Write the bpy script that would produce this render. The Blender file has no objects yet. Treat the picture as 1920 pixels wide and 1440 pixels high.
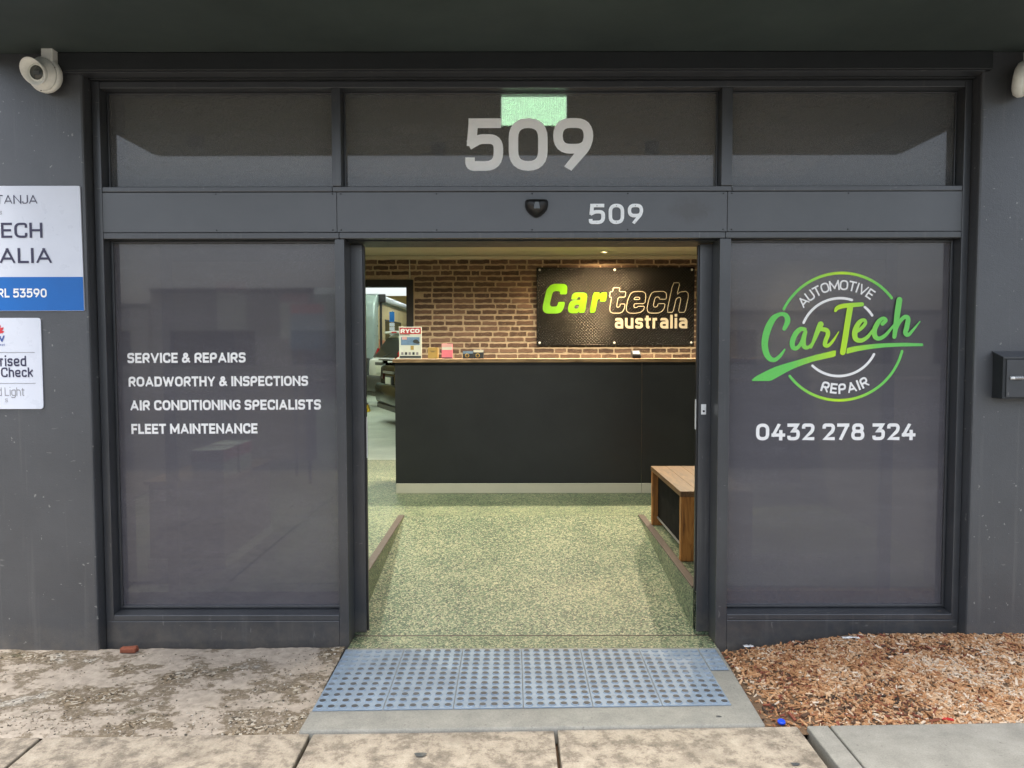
import bpy, bmesh, math, random
from mathutils import Vector, Matrix, noise as mnoise
R = math.radians
random.seed(7)
S = bpy.context.scene
C = S.collection

# ------------------------------------------------------------------ camera
cam_d = bpy.data.cameras.new('camera')
cam = bpy.data.objects.new('camera', cam_d); C.objects.link(cam)
cam_d.sensor_width = 36.0; cam_d.sensor_fit = 'HORIZONTAL'
cam_d.lens = 36.0 * 1420 / 1920
cam_d.clip_start = 0.05; cam_d.clip_end = 600
cam.matrix_world = Matrix.Translation((0, 0, 1.54)) @ Matrix.Rotation(R(90 - 2.82), 4, 'X') @ Matrix.Rotation(R(-0.1), 4, 'Z')
S.camera = cam

# ------------------------------------------------------------------ sky, sun, exposure
SUN_EL, SUN_AZ = R(74), R(200)          # high, behind the photographer, veiled by cloud
wd = bpy.data.worlds.new('World'); S.world = wd; wd.use_nodes = True
nt = wd.node_tree; nt.nodes.clear()
sky = nt.nodes.new('ShaderNodeTexSky'); sky.sky_type = 'NISHITA'; sky.sun_disc = False
sky.sun_elevation = SUN_EL; sky.sun_rotation = SUN_AZ
sky.air_density = 1.0; sky.dust_density = 4.0; sky.ozone_density = 1.0
hs = nt.nodes.new('ShaderNodeHueSaturation'); hs.inputs['Saturation'].default_value = 0.62
bg = nt.nodes.new('ShaderNodeBackground'); bg.inputs['Strength'].default_value = 0.15
wo = nt.nodes.new('ShaderNodeOutputWorld')
nt.links.new(sky.outputs[0], hs.inputs['Color']); nt.links.new(hs.outputs[0], bg.inputs['Color'])
nt.links.new(bg.outputs[0], wo.inputs['Surface'])
sd = bpy.data.lights.new('sun', 'SUN'); sd.energy = 1.1; sd.angle = R(28); sd.color = (1.0, 0.96, 0.9)
so = bpy.data.objects.new('sun', sd); C.objects.link(so)
sdir = Vector((math.sin(SUN_AZ) * math.cos(SUN_EL), math.cos(SUN_AZ) * math.cos(SUN_EL), math.sin(SUN_EL)))
so.rotation_euler = sdir.to_track_quat('Z', 'Y').to_euler()
S.view_settings.view_transform = 'Standard'; S.view_settings.look = 'None'
S.view_settings.exposure = 1.55; S.view_settings.gamma = 1.0
S.view_settings.use_curve_mapping = False
S.cycles.use_denoising = True
S.cycles.max_bounces = 8; S.cycles.transparent_max_bounces = 12
S.cycles.sample_clamp_indirect = 6.0; S.cycles.caustics_reflective = False; S.cycles.caustics_refractive = False

# ------------------------------------------------------------------ materials
MATS = {}
def nmat(name):
    m = bpy.data.materials.new(name); m.use_nodes = True
    t = m.node_tree; b = t.nodes['Principled BSDF']; MATS[name] = m
    return m, t, b
def N(t, typ, **kw):
    n = t.nodes.new(typ)
    for k, v in kw.items():
        if k in n.inputs: n.inputs[k].default_value = v
        else: setattr(n, k, v)
    return n
def coords(t, kind='Object'):
    if kind == 'World':
        return N(t, 'ShaderNodeNewGeometry').outputs['Position']
    return N(t, 'ShaderNodeTexCoord').outputs[kind]
def ramp(t, stops, interp='LINEAR'):
    r = t.nodes.new('ShaderNodeValToRGB'); e = r.color_ramp.elements; r.color_ramp.interpolation = interp
    while len(e) > 1: e.remove(e[-1])
    for i, (p, c) in enumerate(stops):
        el = e[0] if i == 0 else e.new(p)
        el.position = p; el.color = (*c, 1) if len(c) == 3 else c
    return r
def noise(t, co, scale, detail=4, rough=.6, dist=0.0):
    n = N(t, 'ShaderNodeTexNoise', Scale=scale, Detail=detail, Roughness=rough, Distortion=dist)
    t.links.new(co, n.inputs['Vector']); return n
def mixc(t, fac, a, b, mode='MIX'):
    n = t.nodes.new('ShaderNodeMix'); n.data_type = 'RGBA'; n.blend_type = mode
    for sock, v in ((n.inputs[0], fac), (n.inputs[6], a), (n.inputs[7], b)):
        if isinstance(v, (int, float)): sock.default_value = v
        elif isinstance(v, tuple): sock.default_value = (*v, 1) if len(v) == 3 else v
        else: t.links.new(v, sock)
    return n.outputs[2]
def bump(t, h, strength, dist, b):
    n = N(t, 'ShaderNodeBump', Strength=strength, Distance=dist)
    t.links.new(h, n.inputs['Height']); t.links.new(n.outputs[0], b.inputs['Normal']); return n
def plain(name, c, rough=.5, var=.12, scale=12.0, bmp=0.0, bscale=200.0, spec=.5, metal=0.0, kind='World', rvar=.1):
    """colour c with broad and fine noise variation, optional fine relief"""
    m, t, b = nmat(name)
    co = coords(t, kind)
    n = noise(t, co, scale, 6, .65)
    r = ramp(t, [(.25, tuple(x * (1 - var) for x in c)), (.75, tuple(min(1, x * (1 + var)) for x in c))])
    t.links.new(n.outputs[0], r.inputs[0]); t.links.new(r.outputs[0], b.inputs['Base Color'])
    rr = N(t, 'ShaderNodeMapRange'); rr.inputs['To Min'].default_value = max(0, rough - rvar); rr.inputs['To Max'].default_value = min(1, rough + rvar)
    n2 = noise(t, co, scale * 2.3, 4); t.links.new(n2.outputs[0], rr.inputs[0]); t.links.new(rr.outputs[0], b.inputs['Roughness'])
    b.inputs['Specular IOR Level'].default_value = spec; b.inputs['Metallic'].default_value = metal
    if bmp:
        n3 = noise(t, co, bscale, 3); bump(t, n3.outputs[0], bmp, .004, b)
    return m
def emis(name, c, s):
    m, t, b = nmat(name)
    b.inputs['Base Color'].default_value = (*c, 1)
    b.inputs['Emission Color'].default_value = (*c, 1); b.inputs['Emission Strength'].default_value = s
    return m

def grime(t, co, col):
    """pale splashed dust at the foot of the wall and thin run marks down the paint"""
    sx = N(t, 'ShaderNodeSeparateXYZ'); t.links.new(co, sx.inputs[0])
    h = N(t, 'ShaderNodeMapRange'); h.inputs['From Min'].default_value = -.05; h.inputs['From Max'].default_value = .26; h.inputs['To Min'].default_value = .62; h.inputs['To Max'].default_value = 0; t.links.new(sx.outputs[2], h.inputs[0])
    n = noise(t, co, 16, 8, .72); ml_ = N(t, 'ShaderNodeMath', operation='MULTIPLY'); t.links.new(h.outputs[0], ml_.inputs[0]); t.links.new(n.outputs[0], ml_.inputs[1])
    rr = ramp(t, [(.12, (0, 0, 0)), (.40, (.7, .7, .7))]); t.links.new(ml_.outputs[0], rr.inputs[0])
    col = mixc(t, rr.outputs[0], col, (.15, .13, .105))
    mp = N(t, 'ShaderNodeMapping'); mp.inputs['Scale'].default_value = (1, 1, .035); t.links.new(co, mp.inputs[0])
    st = noise(t, mp.outputs[0], 30, 4, .6); rs = ramp(t, [(.60, (0, 0, 0)), (.72, (.35, .35, .35))]); t.links.new(st.outputs[0], rs.inputs[0])
    col = mixc(t, rs.outputs[0], col, (.105, .105, .105))
    sc_ = N(t, 'ShaderNodeMapping'); sc_.inputs['Scale'].default_value = (.25, 1, 1); sc_.inputs['Rotation'].default_value = (0, .5, 0); t.links.new(co, sc_.inputs[0])
    sn = noise(t, sc_.outputs[0], 75, 2, .5); r2 = ramp(t, [(.735, (0, 0, 0)), (.76, (.6, .6, .6))]); t.links.new(sn.outputs[0], r2.inputs[0])
    return mixc(t, r2.outputs[0], col, (.16, .16, .155))
def wall_paint():
    m, t, b = nmat('charcoal_render')
    co = coords(t, 'World')
    n = noise(t, co, 3.0, 8, .6)
    r = ramp(t, [(.3, (.046, .049, .054)), (.7, (.062, .066, .072))]); t.links.new(n.outputs[0], r.inputs[0])
    # chips where the paint has come off and pale scuffs
    v = noise(t, co, 34.0, 2, .5); rv = ramp(t, [(.735, (0, 0, 0)), (.75, (1, 1, 1))]); t.links.new(v.outputs[0], rv.inputs[0])
    c1 = mixc(t, rv.outputs[0], r.outputs[0], (.20, .20, .19))
    c1 = grime(t, co, c1)
    t.links.new(c1, b.inputs['Base Color'])
    b.inputs['Roughness'].default_value = .36; b.inputs['Specular IOR Level'].default_value = .8
    n1 = noise(t, co, 60, 5, .7); n2 = noise(t, co, 260, 3)
    add = N(t, 'ShaderNodeMath', operation='ADD'); t.links.new(n1.outputs[0], add.inputs[0]); t.links.new(n2.outputs[0], add.inputs[1])
    bump(t, add.outputs[0], .25, .005, b)
    return m
wall_paint()
def frame_paint():
    m, t, b = nmat('charcoal_frame')
    co = coords(t, 'World')
    n = noise(t, co, 5.0, 8, .65)
    r = ramp(t, [(.3, (.032, .035, .040)), (.7, (.044, .048, .054))]); t.links.new(n.outputs[0], r.inputs[0])
    mp = N(t, 'ShaderNodeMapping'); mp.inputs['Scale'].default_value = (1, 1, .25); t.links.new(co, mp.inputs[0])
    v = noise(t, mp.outputs[0], 42.0, 3, .6); rv = ramp(t, [(.70, (0, 0, 0)), (.73, (1, 1, 1))]); t.links.new(v.outputs[0], rv.inputs[0])
    c1 = mixc(t, rv.outputs[0], r.outputs[0], (.11, .11, .11)); c1 = grime(t, co, c1); t.links.new(c1, b.inputs['Base Color'])
    b.inputs['Roughness'].default_value = .30; b.inputs['Specular IOR Level'].default_value = .8
    n1 = noise(t, co, 90, 3); bump(t, n1.outputs[0], .12, .003, b)
    return m
frame_paint()
def panel_paint():
    m, t, b = nmat('header_panel_paint')
    co = coords(t, 'World')
    n = noise(t, co, 3.0, 8, .65)
    r = ramp(t, [(.3, (.050, .054, .060)), (.7, (.064, .069, .076))]); t.links.new(n.outputs[0], r.inputs[0])
    # greasy smear right of the numerals
    sx = N(t, 'ShaderNodeSeparateXYZ'); t.links.new(co, sx.inputs[0])
    def win(sock, c, w):
        a = N(t, 'ShaderNodeMath', operation='SUBTRACT'); t.links.new(sock, a.inputs[0]); a.inputs[1].default_value = c
        bb = N(t, 'ShaderNodeMath', operation='ABSOLUTE'); t.links.new(a.outputs[0], bb.inputs[0])
        d = N(t, 'ShaderNodeMapRange'); d.inputs['From Min'].default_value = 0; d.inputs['From Max'].default_value = w
        d.inputs['To Min'].default_value = 1; d.inputs['To Max'].default_value = 0; t.links.new(bb.outputs[0], d.inputs[0]); return d.outputs[0]
    a = N(t, 'ShaderNodeMath', operation='MULTIPLY'); t.links.new(win(sx.outputs[0], .90, .17), a.inputs[0]); t.links.new(win(sx.outputs[2], 2.225, .10), a.inputs[1])
    n2 = noise(t, co, 22, 5, .7, 1.5)
    a2 = N(t, 'ShaderNodeMath', operation='MULTIPLY'); t.links.new(a.outputs[0], a2.inputs[0]); t.links.new(n2.outputs[0], a2.inputs[1])
    rr = ramp(t, [(.10, (0, 0, 0)), (.32, (.75, .75, .75))]); t.links.new(a2.outputs[0], rr.inputs[0])
    t.links.new(mixc(t, rr.outputs[0], r.outputs[0], (.034, .030, .028)), b.inputs['Base Color'])
    b.inputs['Roughness'].default_value = .32; b.inputs['Specular IOR Level'].default_value = .8
    n1 = noise(t, co, 70, 3); bump(t, n1.outputs[0], .1, .003, b)
panel_paint()
def film(name, see, c0, c1):
    """shop glass backed by perforated dark vinyl: some of the room shows through"""
    m, t, b = nmat(name)
    co = coords(t, 'World')
    mp = N(t, 'ShaderNodeMapping'); mp.inputs['Scale'].default_value = (1, 1, 6); t.links.new(co, mp.inputs[0])
    n = noise(t, mp.outputs[0], 1.2, 6, .6); r = ramp(t, [(.3, c0), (.7, c1)]); t.links.new(n.outputs[0], r.inputs[0])
    nd = noise(t, co, 330, 2, .5)
    col = mixc(t, .55, r.outputs[0], nd.outputs[0], 'OVERLAY')
    # a few dust streaks and specks
    v = noise(t, co, 46.0, 2, .5); rv = ramp(t, [(.755, (0, 0, 0)), (.77, (1, 1, 1))]); t.links.new(v.outputs[0], rv.inputs[0])
    col = mixc(t, rv.outputs[0], col, (.13, .13, .13))
    t.links.new(col, b.inputs['Base Color'])
    b.inputs['Roughness'].default_value = .03; b.inputs['Specular IOR Level'].default_value = .60
    wob = noise(t, co, 1.1, 2); bump(t, wob.outputs[0], .02, .01, b)
    tr = N(t, 'ShaderNodeBsdfTransparent'); mx = N(t, 'ShaderNodeMixShader'); mx.inputs[0].default_value = 1 - see
    t.links.new(tr.outputs[0], mx.inputs[1]); t.links.new(b.outputs[0], mx.inputs[2])
    t.links.new(mx.outputs[0], t.nodes['Material Output'].inputs['Surface'])
    return m
film('window_film', .25, (.100, .097, .110), (.118, .115, .130))
film('transom_film', .24, (.105, .108, .108), (.122, .125, .126))
def clear_glass():
    m, t, b = nmat('clear_glass')
    tr = N(t, 'ShaderNodeBsdfTransparent'); tr.inputs[0].default_value = (.9, .94, .92, 1)
    gl = N(t, 'ShaderNodeBsdfGlossy'); gl.inputs['Roughness'].default_value = .02
    fr = N(t, 'ShaderNodeFresnel'); mx = N(t, 'ShaderNodeMixShader')
    t.links.new(fr.outputs[0], mx.inputs[0]); t.links.new(tr.outputs[0], mx.inputs[1]); t.links.new(gl.outputs[0], mx.inputs[2])
    t.links.new(mx.outputs[0], t.nodes['Material Output'].inputs['Surface'])
clear_glass()
def soffit_mat():
    plain('soffit_paint', (.044, .060, .058), .6, .22, 1.6, .08, 60, .4)
soffit_mat()
plain('trim_paint', (.020, .023, .025), .5, .15, 8, .1, 90, .4)
def terrazzo():
    m, t, b = nmat('green_terrazzo')
    co = coords(t, 'World')
    w = noise(t, co, 90, 3, .6); mp = mixc(t, .016, co, w.outputs['Color'])
    def vor(scale):
        v = N(t, 'ShaderNodeTexVoronoi', Scale=scale); t.links.new(mp, v.inputs['Vector'])
        s = N(t, 'ShaderNodeSeparateColor'); t.links.new(v.outputs['Color'], s.inputs[0]); return v, s.outputs[0]
    v1, h1 = vor(92); v2, h2 = vor(150)
    big = noise(t, co, 2.6, 4, .55)
    sh = N(t, 'ShaderNodeMapRange'); sh.inputs['From Min'].default_value = .3; sh.inputs['From Max'].default_value = .7
    sh.inputs['To Min'].default_value = -.26; sh.inputs['To Max'].default_value = .22; t.links.new(big.outputs[0], sh.inputs[0])
    ad = N(t, 'ShaderNodeMath', operation='ADD'); t.links.new(h1, ad.inputs[0]); t.links.new(sh.outputs[0], ad.inputs[1])
    r1 = ramp(t, [(0, (.036, .058, .036)), (.18, (.078, .120, .070)), (.42, (.105, .155, .085)), (.60, (.220, .250, .140)), (.74, (.165, .195, .115)), (.88, (.32, .315, .195))], 'CONSTANT')
    t.links.new(ad.outputs[0], r1.inputs[0])
    r2 = ramp(t, [(0, (.050, .055, .042)), (.13, (.11, .155, .090)), (.30, (.34, .33, .21)), (.45, (.5, .5, .5))], 'CONSTANT'); t.links.new(h2, r2.inputs[0])
    mk = ramp(t, [(0, (1, 1, 1)), (.45, (0, 0, 0))], 'CONSTANT'); t.links.new(h2, mk.inputs[0])
    col = mixc(t, mk.outputs[0], r1.outputs[0], r2.outputs[0])
    t.links.new(col, b.inputs['Base Color']); b.inputs['Roughness'].default_value = .5; b.inputs['Specular IOR Level'].default_value = .2
    bump(t, h2, .08, .002, b)
terrazzo()
def concrete(name, stops, sc=5.0, rough=.85, speck=0.0, bmp=.5):
    m, t, b = nmat(name)
    co = coords(t, 'World')
    n = noise(t, co, sc, 9, .74, .15); r = ramp(t, stops); t.links.new(n.outputs[0], r.inputs[0])
    f = noise(t, co, 170, 3, .6); col = mixc(t, .35, r.outputs[0], f.outputs[0], 'OVERLAY')
    if speck:
        v = noise(t, co, 55, 3, .55); rv = ramp(t, [(.68, (0, 0, 0)), (.74, (speck,) * 3)]); t.links.new(v.outputs[0], rv.inputs[0])
        col = mixc(t, rv.outputs[0], col, (.07, .06, .05))
    # darker stains with soft edges
    s = noise(t, co, sc * .35, 4, .5); rs = ramp(t, [(.55, (0, 0, 0)), (.7, (.35, .35, .35))]); t.links.new(s.outputs[0], rs.inputs[0])
    col = mixc(t, rs.outputs[0], col, tuple(x * .55 for x in stops[0][1]))
    t.links.new(col, b.inputs['Base Color']); b.inputs['Roughness'].default_value = rough; b.inputs['Specular IOR Level'].default_value = .25
    g = noise(t, co, 120, 5, .7); bump(t, g.outputs[0], bmp, .004, b)
concrete('old_concrete', [(.34, (.14, .12, .095)), (.45, (.22, .19, .148)), (.51, (.31, .268, .208)), (.64, (.38, .335, .262))], 13.0, .9, .5)
concrete('new_concrete', [(.3, (.20, .195, .17)), (.7, (.32, .31, .27))], 5.0, .85, .5, .4)
concrete('apron_concrete', [(.3, (.19, .19, .17)), (.7, (.28, .275, .24))], 7.0, .85, .5, .3)
concrete('workshop_concrete', [(.3, (.26, .31, .26)), (.7, (.48, .52, .42))], 1.3, .45, .3, .1)
concrete('asphalt', [(.3, (.09, .09, .09)), (.7, (.13, .13, .125))], 6.0, .9, .3, .5)
concrete('dirt', [(.3, (.10, .065, .04)), (.7, (.20, .13, .08))], 14.0, .95, .4, .8)
def rubble():
    m, t, b = nmat('crumbled_concrete')
    co = coords(t, 'World')
    mp = N(t, 'ShaderNodeMapping'); mp.inputs['Scale'].default_value = (1, 1.3, 1); t.links.new(co, mp.inputs[0])
    base = noise(t, co, 22, 7, .7, .4)
    smooth = ramp(t, [(.3, (.25, .215, .172)), (.7, (.44, .385, .31))]); t.links.new(base.outputs[0], smooth.inputs[0])
    v = N(t, 'ShaderNodeTexVoronoi', Scale=85.0); t.links.new(co, v.inputs['Vector'])
    sc = N(t, 'ShaderNodeSeparateColor'); t.links.new(v.outputs['Color'], sc.inputs[0])
    grit = ramp(t, [(0, (.05, .042, .03)), (.25, (.13, .098, .062)), (.65, (.23, .185, .125)), (.92, (.42, .385, .31))]); t.links.new(sc.outputs[0], grit.inputs[0])
    pale = ramp(t, [(0, (.09, .085, .075)), (.3, (.27, .245, .20)), (.8, (.40, .375, .32))]); t.links.new(sc.outputs[0], pale.inputs[0])
    n = noise(t, mp.outputs[0], 3.4, 10, .70, .0)
    m1 = ramp(t, [(.525, (0, 0, 0)), (.575, (1, 1, 1))]); t.links.new(n.outputs[0], m1.inputs[0])
    n2 = noise(t, mp.outputs[0], 2.4, 9, .66, .0); m2 = ramp(t, [(.50, (0, 0, 0)), (.60, (1, 1, 1))]); t.links.new(n2.outputs[0], m2.inputs[0])
    rough = mixc(t, m2.outputs[0], grit.outputs[0], pale.outputs[0])
    col = mixc(t, m1.outputs[0], smooth.outputs[0], rough)
    # damp brown soil along the edges of the broken skin, moss in the hollows
    ed = ramp(t, [(.485, (0, 0, 0)), (.53, (.85, .85, .85)), (.59, (0, 0, 0))]); t.links.new(n.outputs[0], ed.inputs[0])
    col = mixc(t, ed.outputs[0], col, (.105, .080, .048))
    mo = noise(t, mp.outputs[0], 4.2, 9, .74, .0); rm = ramp(t, [(.60, (0, 0, 0)), (.66, (.8, .8, .8))]); t.links.new(mo.outputs[0], rm.inputs[0])
    col = mixc(t, rm.outputs[0], col, (.055, .055, .028))
    t.links.new(col, b.inputs['Base Color']); b.inputs['Roughness'].default_value = .95; b.inputs['Specular IOR Level'].default_value = .2
    bump(t, sc.outputs[0], .5, .005, b)
rubble()
def chip_mat(name, stops, rough=.8):
    m, t, b = nmat(name)
    a = N(t, 'ShaderNodeAttribute', attribute_name='tone')
    r = ramp(t, stops); t.links.new(a.outputs['Fac'], r.inputs[0])
    co = coords(t, 'World'); n = noise(t, co, 90, 4, .7)
    t.links.new(mixc(t, .4, r.outputs[0], n.outputs[0], 'OVERLAY'), b.inputs['Base Color']); b.inputs['Roughness'].default_value = rough
chip_mat('wood_chips', [(0, (.035, .022, .015)), (.13, (.10, .050, .026)), (.25, (.20, .052, .028)), (.33, (.26, .120, .050)), (.57, (.44, .235, .105)), (.80, (.52, .36, .22)), (1, (.58, .49, .38))])
chip_mat('pebbles', [(0, (.05, .045, .035)), (.4, (.17, .135, .095)), (.75, (.28, .235, .18)), (1, (.46, .43, .37))])
def tile_mats():
    m, t, b = nmat('tactile_blue')
    co = coords(t, 'World')
    n = noise(t, co, 6, 7, .65); r = ramp(t, [(.3, (.140, .192, .25)), (.7, (.205, .268, .335))]); t.links.new(n.outputs[0], r.inputs[0])
    n2 = noise(t, co, 38, 5, .7); rr = ramp(t, [(.56, (0, 0, 0)), (.72, (.55, .55, .55))]); t.links.new(n2.outputs[0], rr.inputs[0])
    t.links.new(mixc(t, rr.outputs[0], r.outputs[0], (.10, .11, .12)), b.inputs['Base Color']); b.inputs['Roughness'].default_value = .55
    m, t, b = nmat('tactile_worn_top')
    co = coords(t, 'World'); oi = N(t, 'ShaderNodeObjectInfo')
    n = noise(t, co, 3.0, 3, .5); ad = N(t, 'ShaderNodeMath', operation='ADD'); t.links.new(n.outputs[0], ad.inputs[0])
    ml = N(t, 'ShaderNodeMath', operation='MULTIPLY'); t.links.new(oi.outputs['Random'], ml.inputs[0]); ml.inputs[1].default_value = .10; t.links.new(ml.outputs[0], ad.inputs[1])
    # the outer corners at the door posts see no feet, so the colour is kept there
    sx = N(t, 'ShaderNodeSeparateXYZ'); t.links.new(co, sx.inputs[0])
    ab = N(t, 'ShaderNodeMath', operation='SUBTRACT'); t.links.new(sx.outputs[0], ab.inputs[0]); ab.inputs[1].default_value = .05
    a2 = N(t, 'ShaderNodeMath', operation='ABSOLUTE'); t.links.new(ab.outputs[0], a2.inputs[0])
    yy = N(t, 'ShaderNodeMath', operation='MULTIPLY_ADD'); t.links.new(sx.outputs[1], yy.inputs[0]); yy.inputs[1].default_value = .9; t.links.new(a2.outputs[0], yy.inputs[2])
    mr = N(t, 'ShaderNodeMapRange'); mr.inputs['From Min'].default_value = 3.75; mr.inputs['From Max'].default_value = 4.1; mr.inputs['To Max'].default_value = .55; t.links.new(yy.outputs[0], mr.inputs[0])
    ad2 = N(t, 'ShaderNodeMath', operation='ADD'); t.links.new(ad.outputs[0], ad2.inputs[0]); t.links.new(mr.outputs[0], ad2.inputs[1])
    r = ramp(t, [(.45, (.024, .026, .030)), (.75, (.045, .051, .060)), (.97, (.16, .205, .255))]); t.links.new(ad2.outputs[0], r.inputs[0])
    t.links.new(r.outputs[0], b.inputs['Base Color']); b.inputs['Roughness'].default_value = .6
tile_mats()
def brick_mats():
    m, t, b = nmat('brick_face')
    oi = N(t, 'ShaderNodeObjectInfo'); co = coords(t, 'World')
    r = ramp(t, [(0, (.075, .050, .040)), (.5, (.12, .078, .060)), (1, (.19, .125, .094))]); t.links.new(oi.outputs['Random'], r.inputs[0])
    mp = N(t, 'ShaderNodeMapping'); mp.inputs['Scale'].default_value = (1, 1, 2.4); t.links.new(co, mp.inputs[0])
    n = noise(t, mp.outputs[0], 26, 6, .7, .8); rn = ramp(t, [(.52, (0, 0, 0)), (.72, (.7, .7, .7))]); t.links.new(n.outputs[0], rn.inputs[0])
    c = mixc(t, rn.outputs[0], r.outputs[0], (.33, .235, .16))
    t.links.new(c, b.inputs['Base Color']); b.inputs['Roughness'].default_value = .9; b.inputs['Specular IOR Level'].default_value = .2
    bump(t, n.outputs[0], .5, .006, b)
    plain('brick_mortar', (.46, .37, .26), .95, .18, 25, .4, 90, .2)
brick_mats()
def wood(name, c0, c1, c2, axis='X', rough=.45):
    m, t, b = nmat(name)
    co = coords(t, 'World'); mp = N(t, 'ShaderNodeMapping')
    mp.inputs['Scale'].default_value = {'X': (.12, 1, 1), 'Y': (1, .12, 1), 'Z': (1, 1, .12)}[axis]
    t.links.new(co, mp.inputs[0])
    n = noise(t, mp.outputs[0], 34, 6, .62, 1.2); r = ramp(t, [(.3, c0), (.5, c1), (.72, c2)]); t.links.new(n.outputs[0], r.inputs[0])
    k = noise(t, mp.outputs[0], 7, 3, .6, 1.5); rk = ramp(t, [(.6, (0, 0, 0)), (.72, (.7, .7, .7))]); t.links.new(k.outputs[0], rk.inputs[0])
    t.links.new(mixc(t, rk.outputs[0], r.outputs[0], c0), b.inputs['Base Color']); b.inputs['Roughness'].default_value = rough
wood('bench_wood', (.08, .028, .007), (.34, .135, .026), (.46, .21, .05), 'Z')
wood('bench_top_wood', (.055, .028, .011), (.13, .066, .024), (.21, .115, .045), 'Y')
wood('counter_wood', (.08, .045, .02), (.24, .15, .075), (.36, .23, .12), 'X')
def quilt():
    m, t, b = nmat('quilted_black')
    co = coords(t, 'World'); sx = N(t, 'ShaderNodeSeparateXYZ'); t.links.new(co, sx.inputs[0])
    hs_ = []
    for i in (0, 2):
        mu = N(t, 'ShaderNodeMath', operation='MULTIPLY'); t.links.new(sx.outputs[i], mu.inputs[0]); mu.inputs[1].default_value = 2 * math.pi / .036
        sn = N(t, 'ShaderNodeMath', operation='SINE'); t.links.new(mu.outputs[0], sn.inputs[0]); hs_.append(sn.outputs[0])
    ml = N(t, 'ShaderNodeMath', operation='MULTIPLY'); t.links.new(hs_[0], ml.inputs[0]); t.links.new(hs_[1], ml.inputs[1])
    b.inputs['Base Color'].default_value = (.008, .0075, .0075, 1); b.inputs['Roughness'].default_value = .24; b.inputs['Specular IOR Level'].default_value = .30
    bump(t, ml.outputs[0], .8, .006, b)
quilt()
def gradient_green():
    m, t, b = nmat('gradient_green')
    co = coords(t, 'World'); sx = N(t, 'ShaderNodeSeparateXYZ'); t.links.new(co, sx.inputs[0])
    mr = N(t, 'ShaderNodeMapRange'); mr.inputs['From Min'].default_value = 1.25; mr.inputs['From Max'].default_value = 2.15; t.links.new(sx.outputs[0], mr.inputs[0])
    r = ramp(t, [(0, (.14, .62, .11)), (.22, (.14, .62, .11)), (.5, (.52, .82, .015)), (.72, (.17, .63, .10)), (1, (.14, .60, .13))]); t.links.new(mr.outputs[0], r.inputs[0])
    n = noise(t, co, 90, 4, .7); rn = ramp(t, [(.66, (0, 0, 0)), (.70, (.8, .8, .8))]); t.links.new(n.outputs[0], rn.inputs[0])
    t.links.new(mixc(t, rn.outputs[0], r.outputs[0], (.12, .22, .05)), b.inputs['Base Color']); b.inputs['Roughness'].default_value = .4
gradient_green()
plain('white_vinyl', (.88, .88, .86), .4, .04, 20)
plain('number_vinyl', (.95, .98, .97), .4, .06, 10)
plain('brushed_metal', (.85, .87, .87), .32, .08, 60, 0, 0, .6, .15)
plain('white_plastic', (.80, .82, .77), .4, .10, 30)
plain('black_plastic', (.012, .012, .013), .35, .2, 40)
plain('void_black', (.004, .004, .004), .8, .2, 6, 0, 0, .1)
plain('matt_black', (.018, .018, .019), .55, .25, 6, .05, 120, .35)
plain('counter_black', (.020, .021, .021), .42, .25, 2.2, .05, 40, .4)
plain('cream_paint', (.56, .53, .42), .45, .06, 4)
plain('ceiling_paint', (.50, .48, .40), .6, .06, 3)
plain('interior_wall', (.20, .19, .18), .6, .1, 3)
plain('nosing_brown', (.075, .050, .038), .6, .2, 30)
plain('sign_white', (.66, .70, .78), .3, .03, 8)
plain('sign_blue', (.002, .13, .46), .45, .06, 8)
plain('ink_navy', (.035, .032, .075), .4, .1, 30)
plain('ink_grey', (.25, .25, .27), .4, .1, 30)
plain('ink_red', (.62, .045, .06), .4, .1, 30)
plain('ink_blue', (.05, .09, .32), .4, .1, 30)
plain('lime_vinyl', (.17, .50, .006), .4, .06, 20)
plain('cream_vinyl', (.55, .52, .42), .4, .05, 20)
plain('card_white', (.66, .70, .62), .5, .08, 20, kind='Object')
plain('card_red', (.50, .035, .045), .45, .08, 20)
plain('card_blue', (.16, .27, .42), .45, .3, 30)
plain('card_yellow', (.42, .30, .09), .55, .12, 25)
plain('card_pink', (.72, .20, .28), .5, .08, 20)
plain('card_pale_pink', (.70, .42, .40), .5, .08, 20)
plain('card_dark', (.03, .04, .05), .45, .2, 30)
plain('car_white', (.80, .84, .80), .22, .04, 3)
plain('car_black', (.006, .007, .007), .22, .2, 3, 0, 0, .35)
plain('bumper_grey', (.050, .055, .055), .5, .15, 8)
plain('car_glass', (.030, .036, .034), .08, .2, 2, 0, 0, .7)
plain('tyre_rubber', (.015, .015, .016), .85, .2, 20)
plain('alloy', (.35, .36, .36), .35, .1, 20, 0, 0, .5, .6)
plain('lamp_red', (.45, .012, .015), .15, .1, 10)
plain('lamp_smoked', (.05, .005, .005), .15, .1, 10)
plain('van_silver', (.26, .33, .315), .3, .08, 2)
plain('van_cream_reflection', (.52, .42, .24), .35, .15, 2)  # warm reflection in the silver caravan side, put into the colour
plain('van_orange_reflection', (.50, .19, .10), .4, .2, 4)  # orange part of the same reflection, also painted as colour
plain('yellow_wall', (.60, .47, .20), .7, .08, 2)
plain('safety_yellow', (.65, .42, .01), .45, .1, 10)
plain('bottle_blue', (.01, .06, .55), .3, .05, 10)
plain('brick_red', (.20, .06, .03), .9, .2, 60, .4, 90)
plain('plastic_red', (.45, .02, .02), .4, .1, 10)
plain('paper_white', (.7, .7, .68), .7, .06, 30)
plain('dry_leaf', (.14, .085, .04), .8, .3, 40)
emis('exit_glow', (.72, 1.0, .74), 2.6)
emis('added_lamp_glow', (.90, 1.0, .92), 85.0)  # glow of the added tube and can lights
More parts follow.
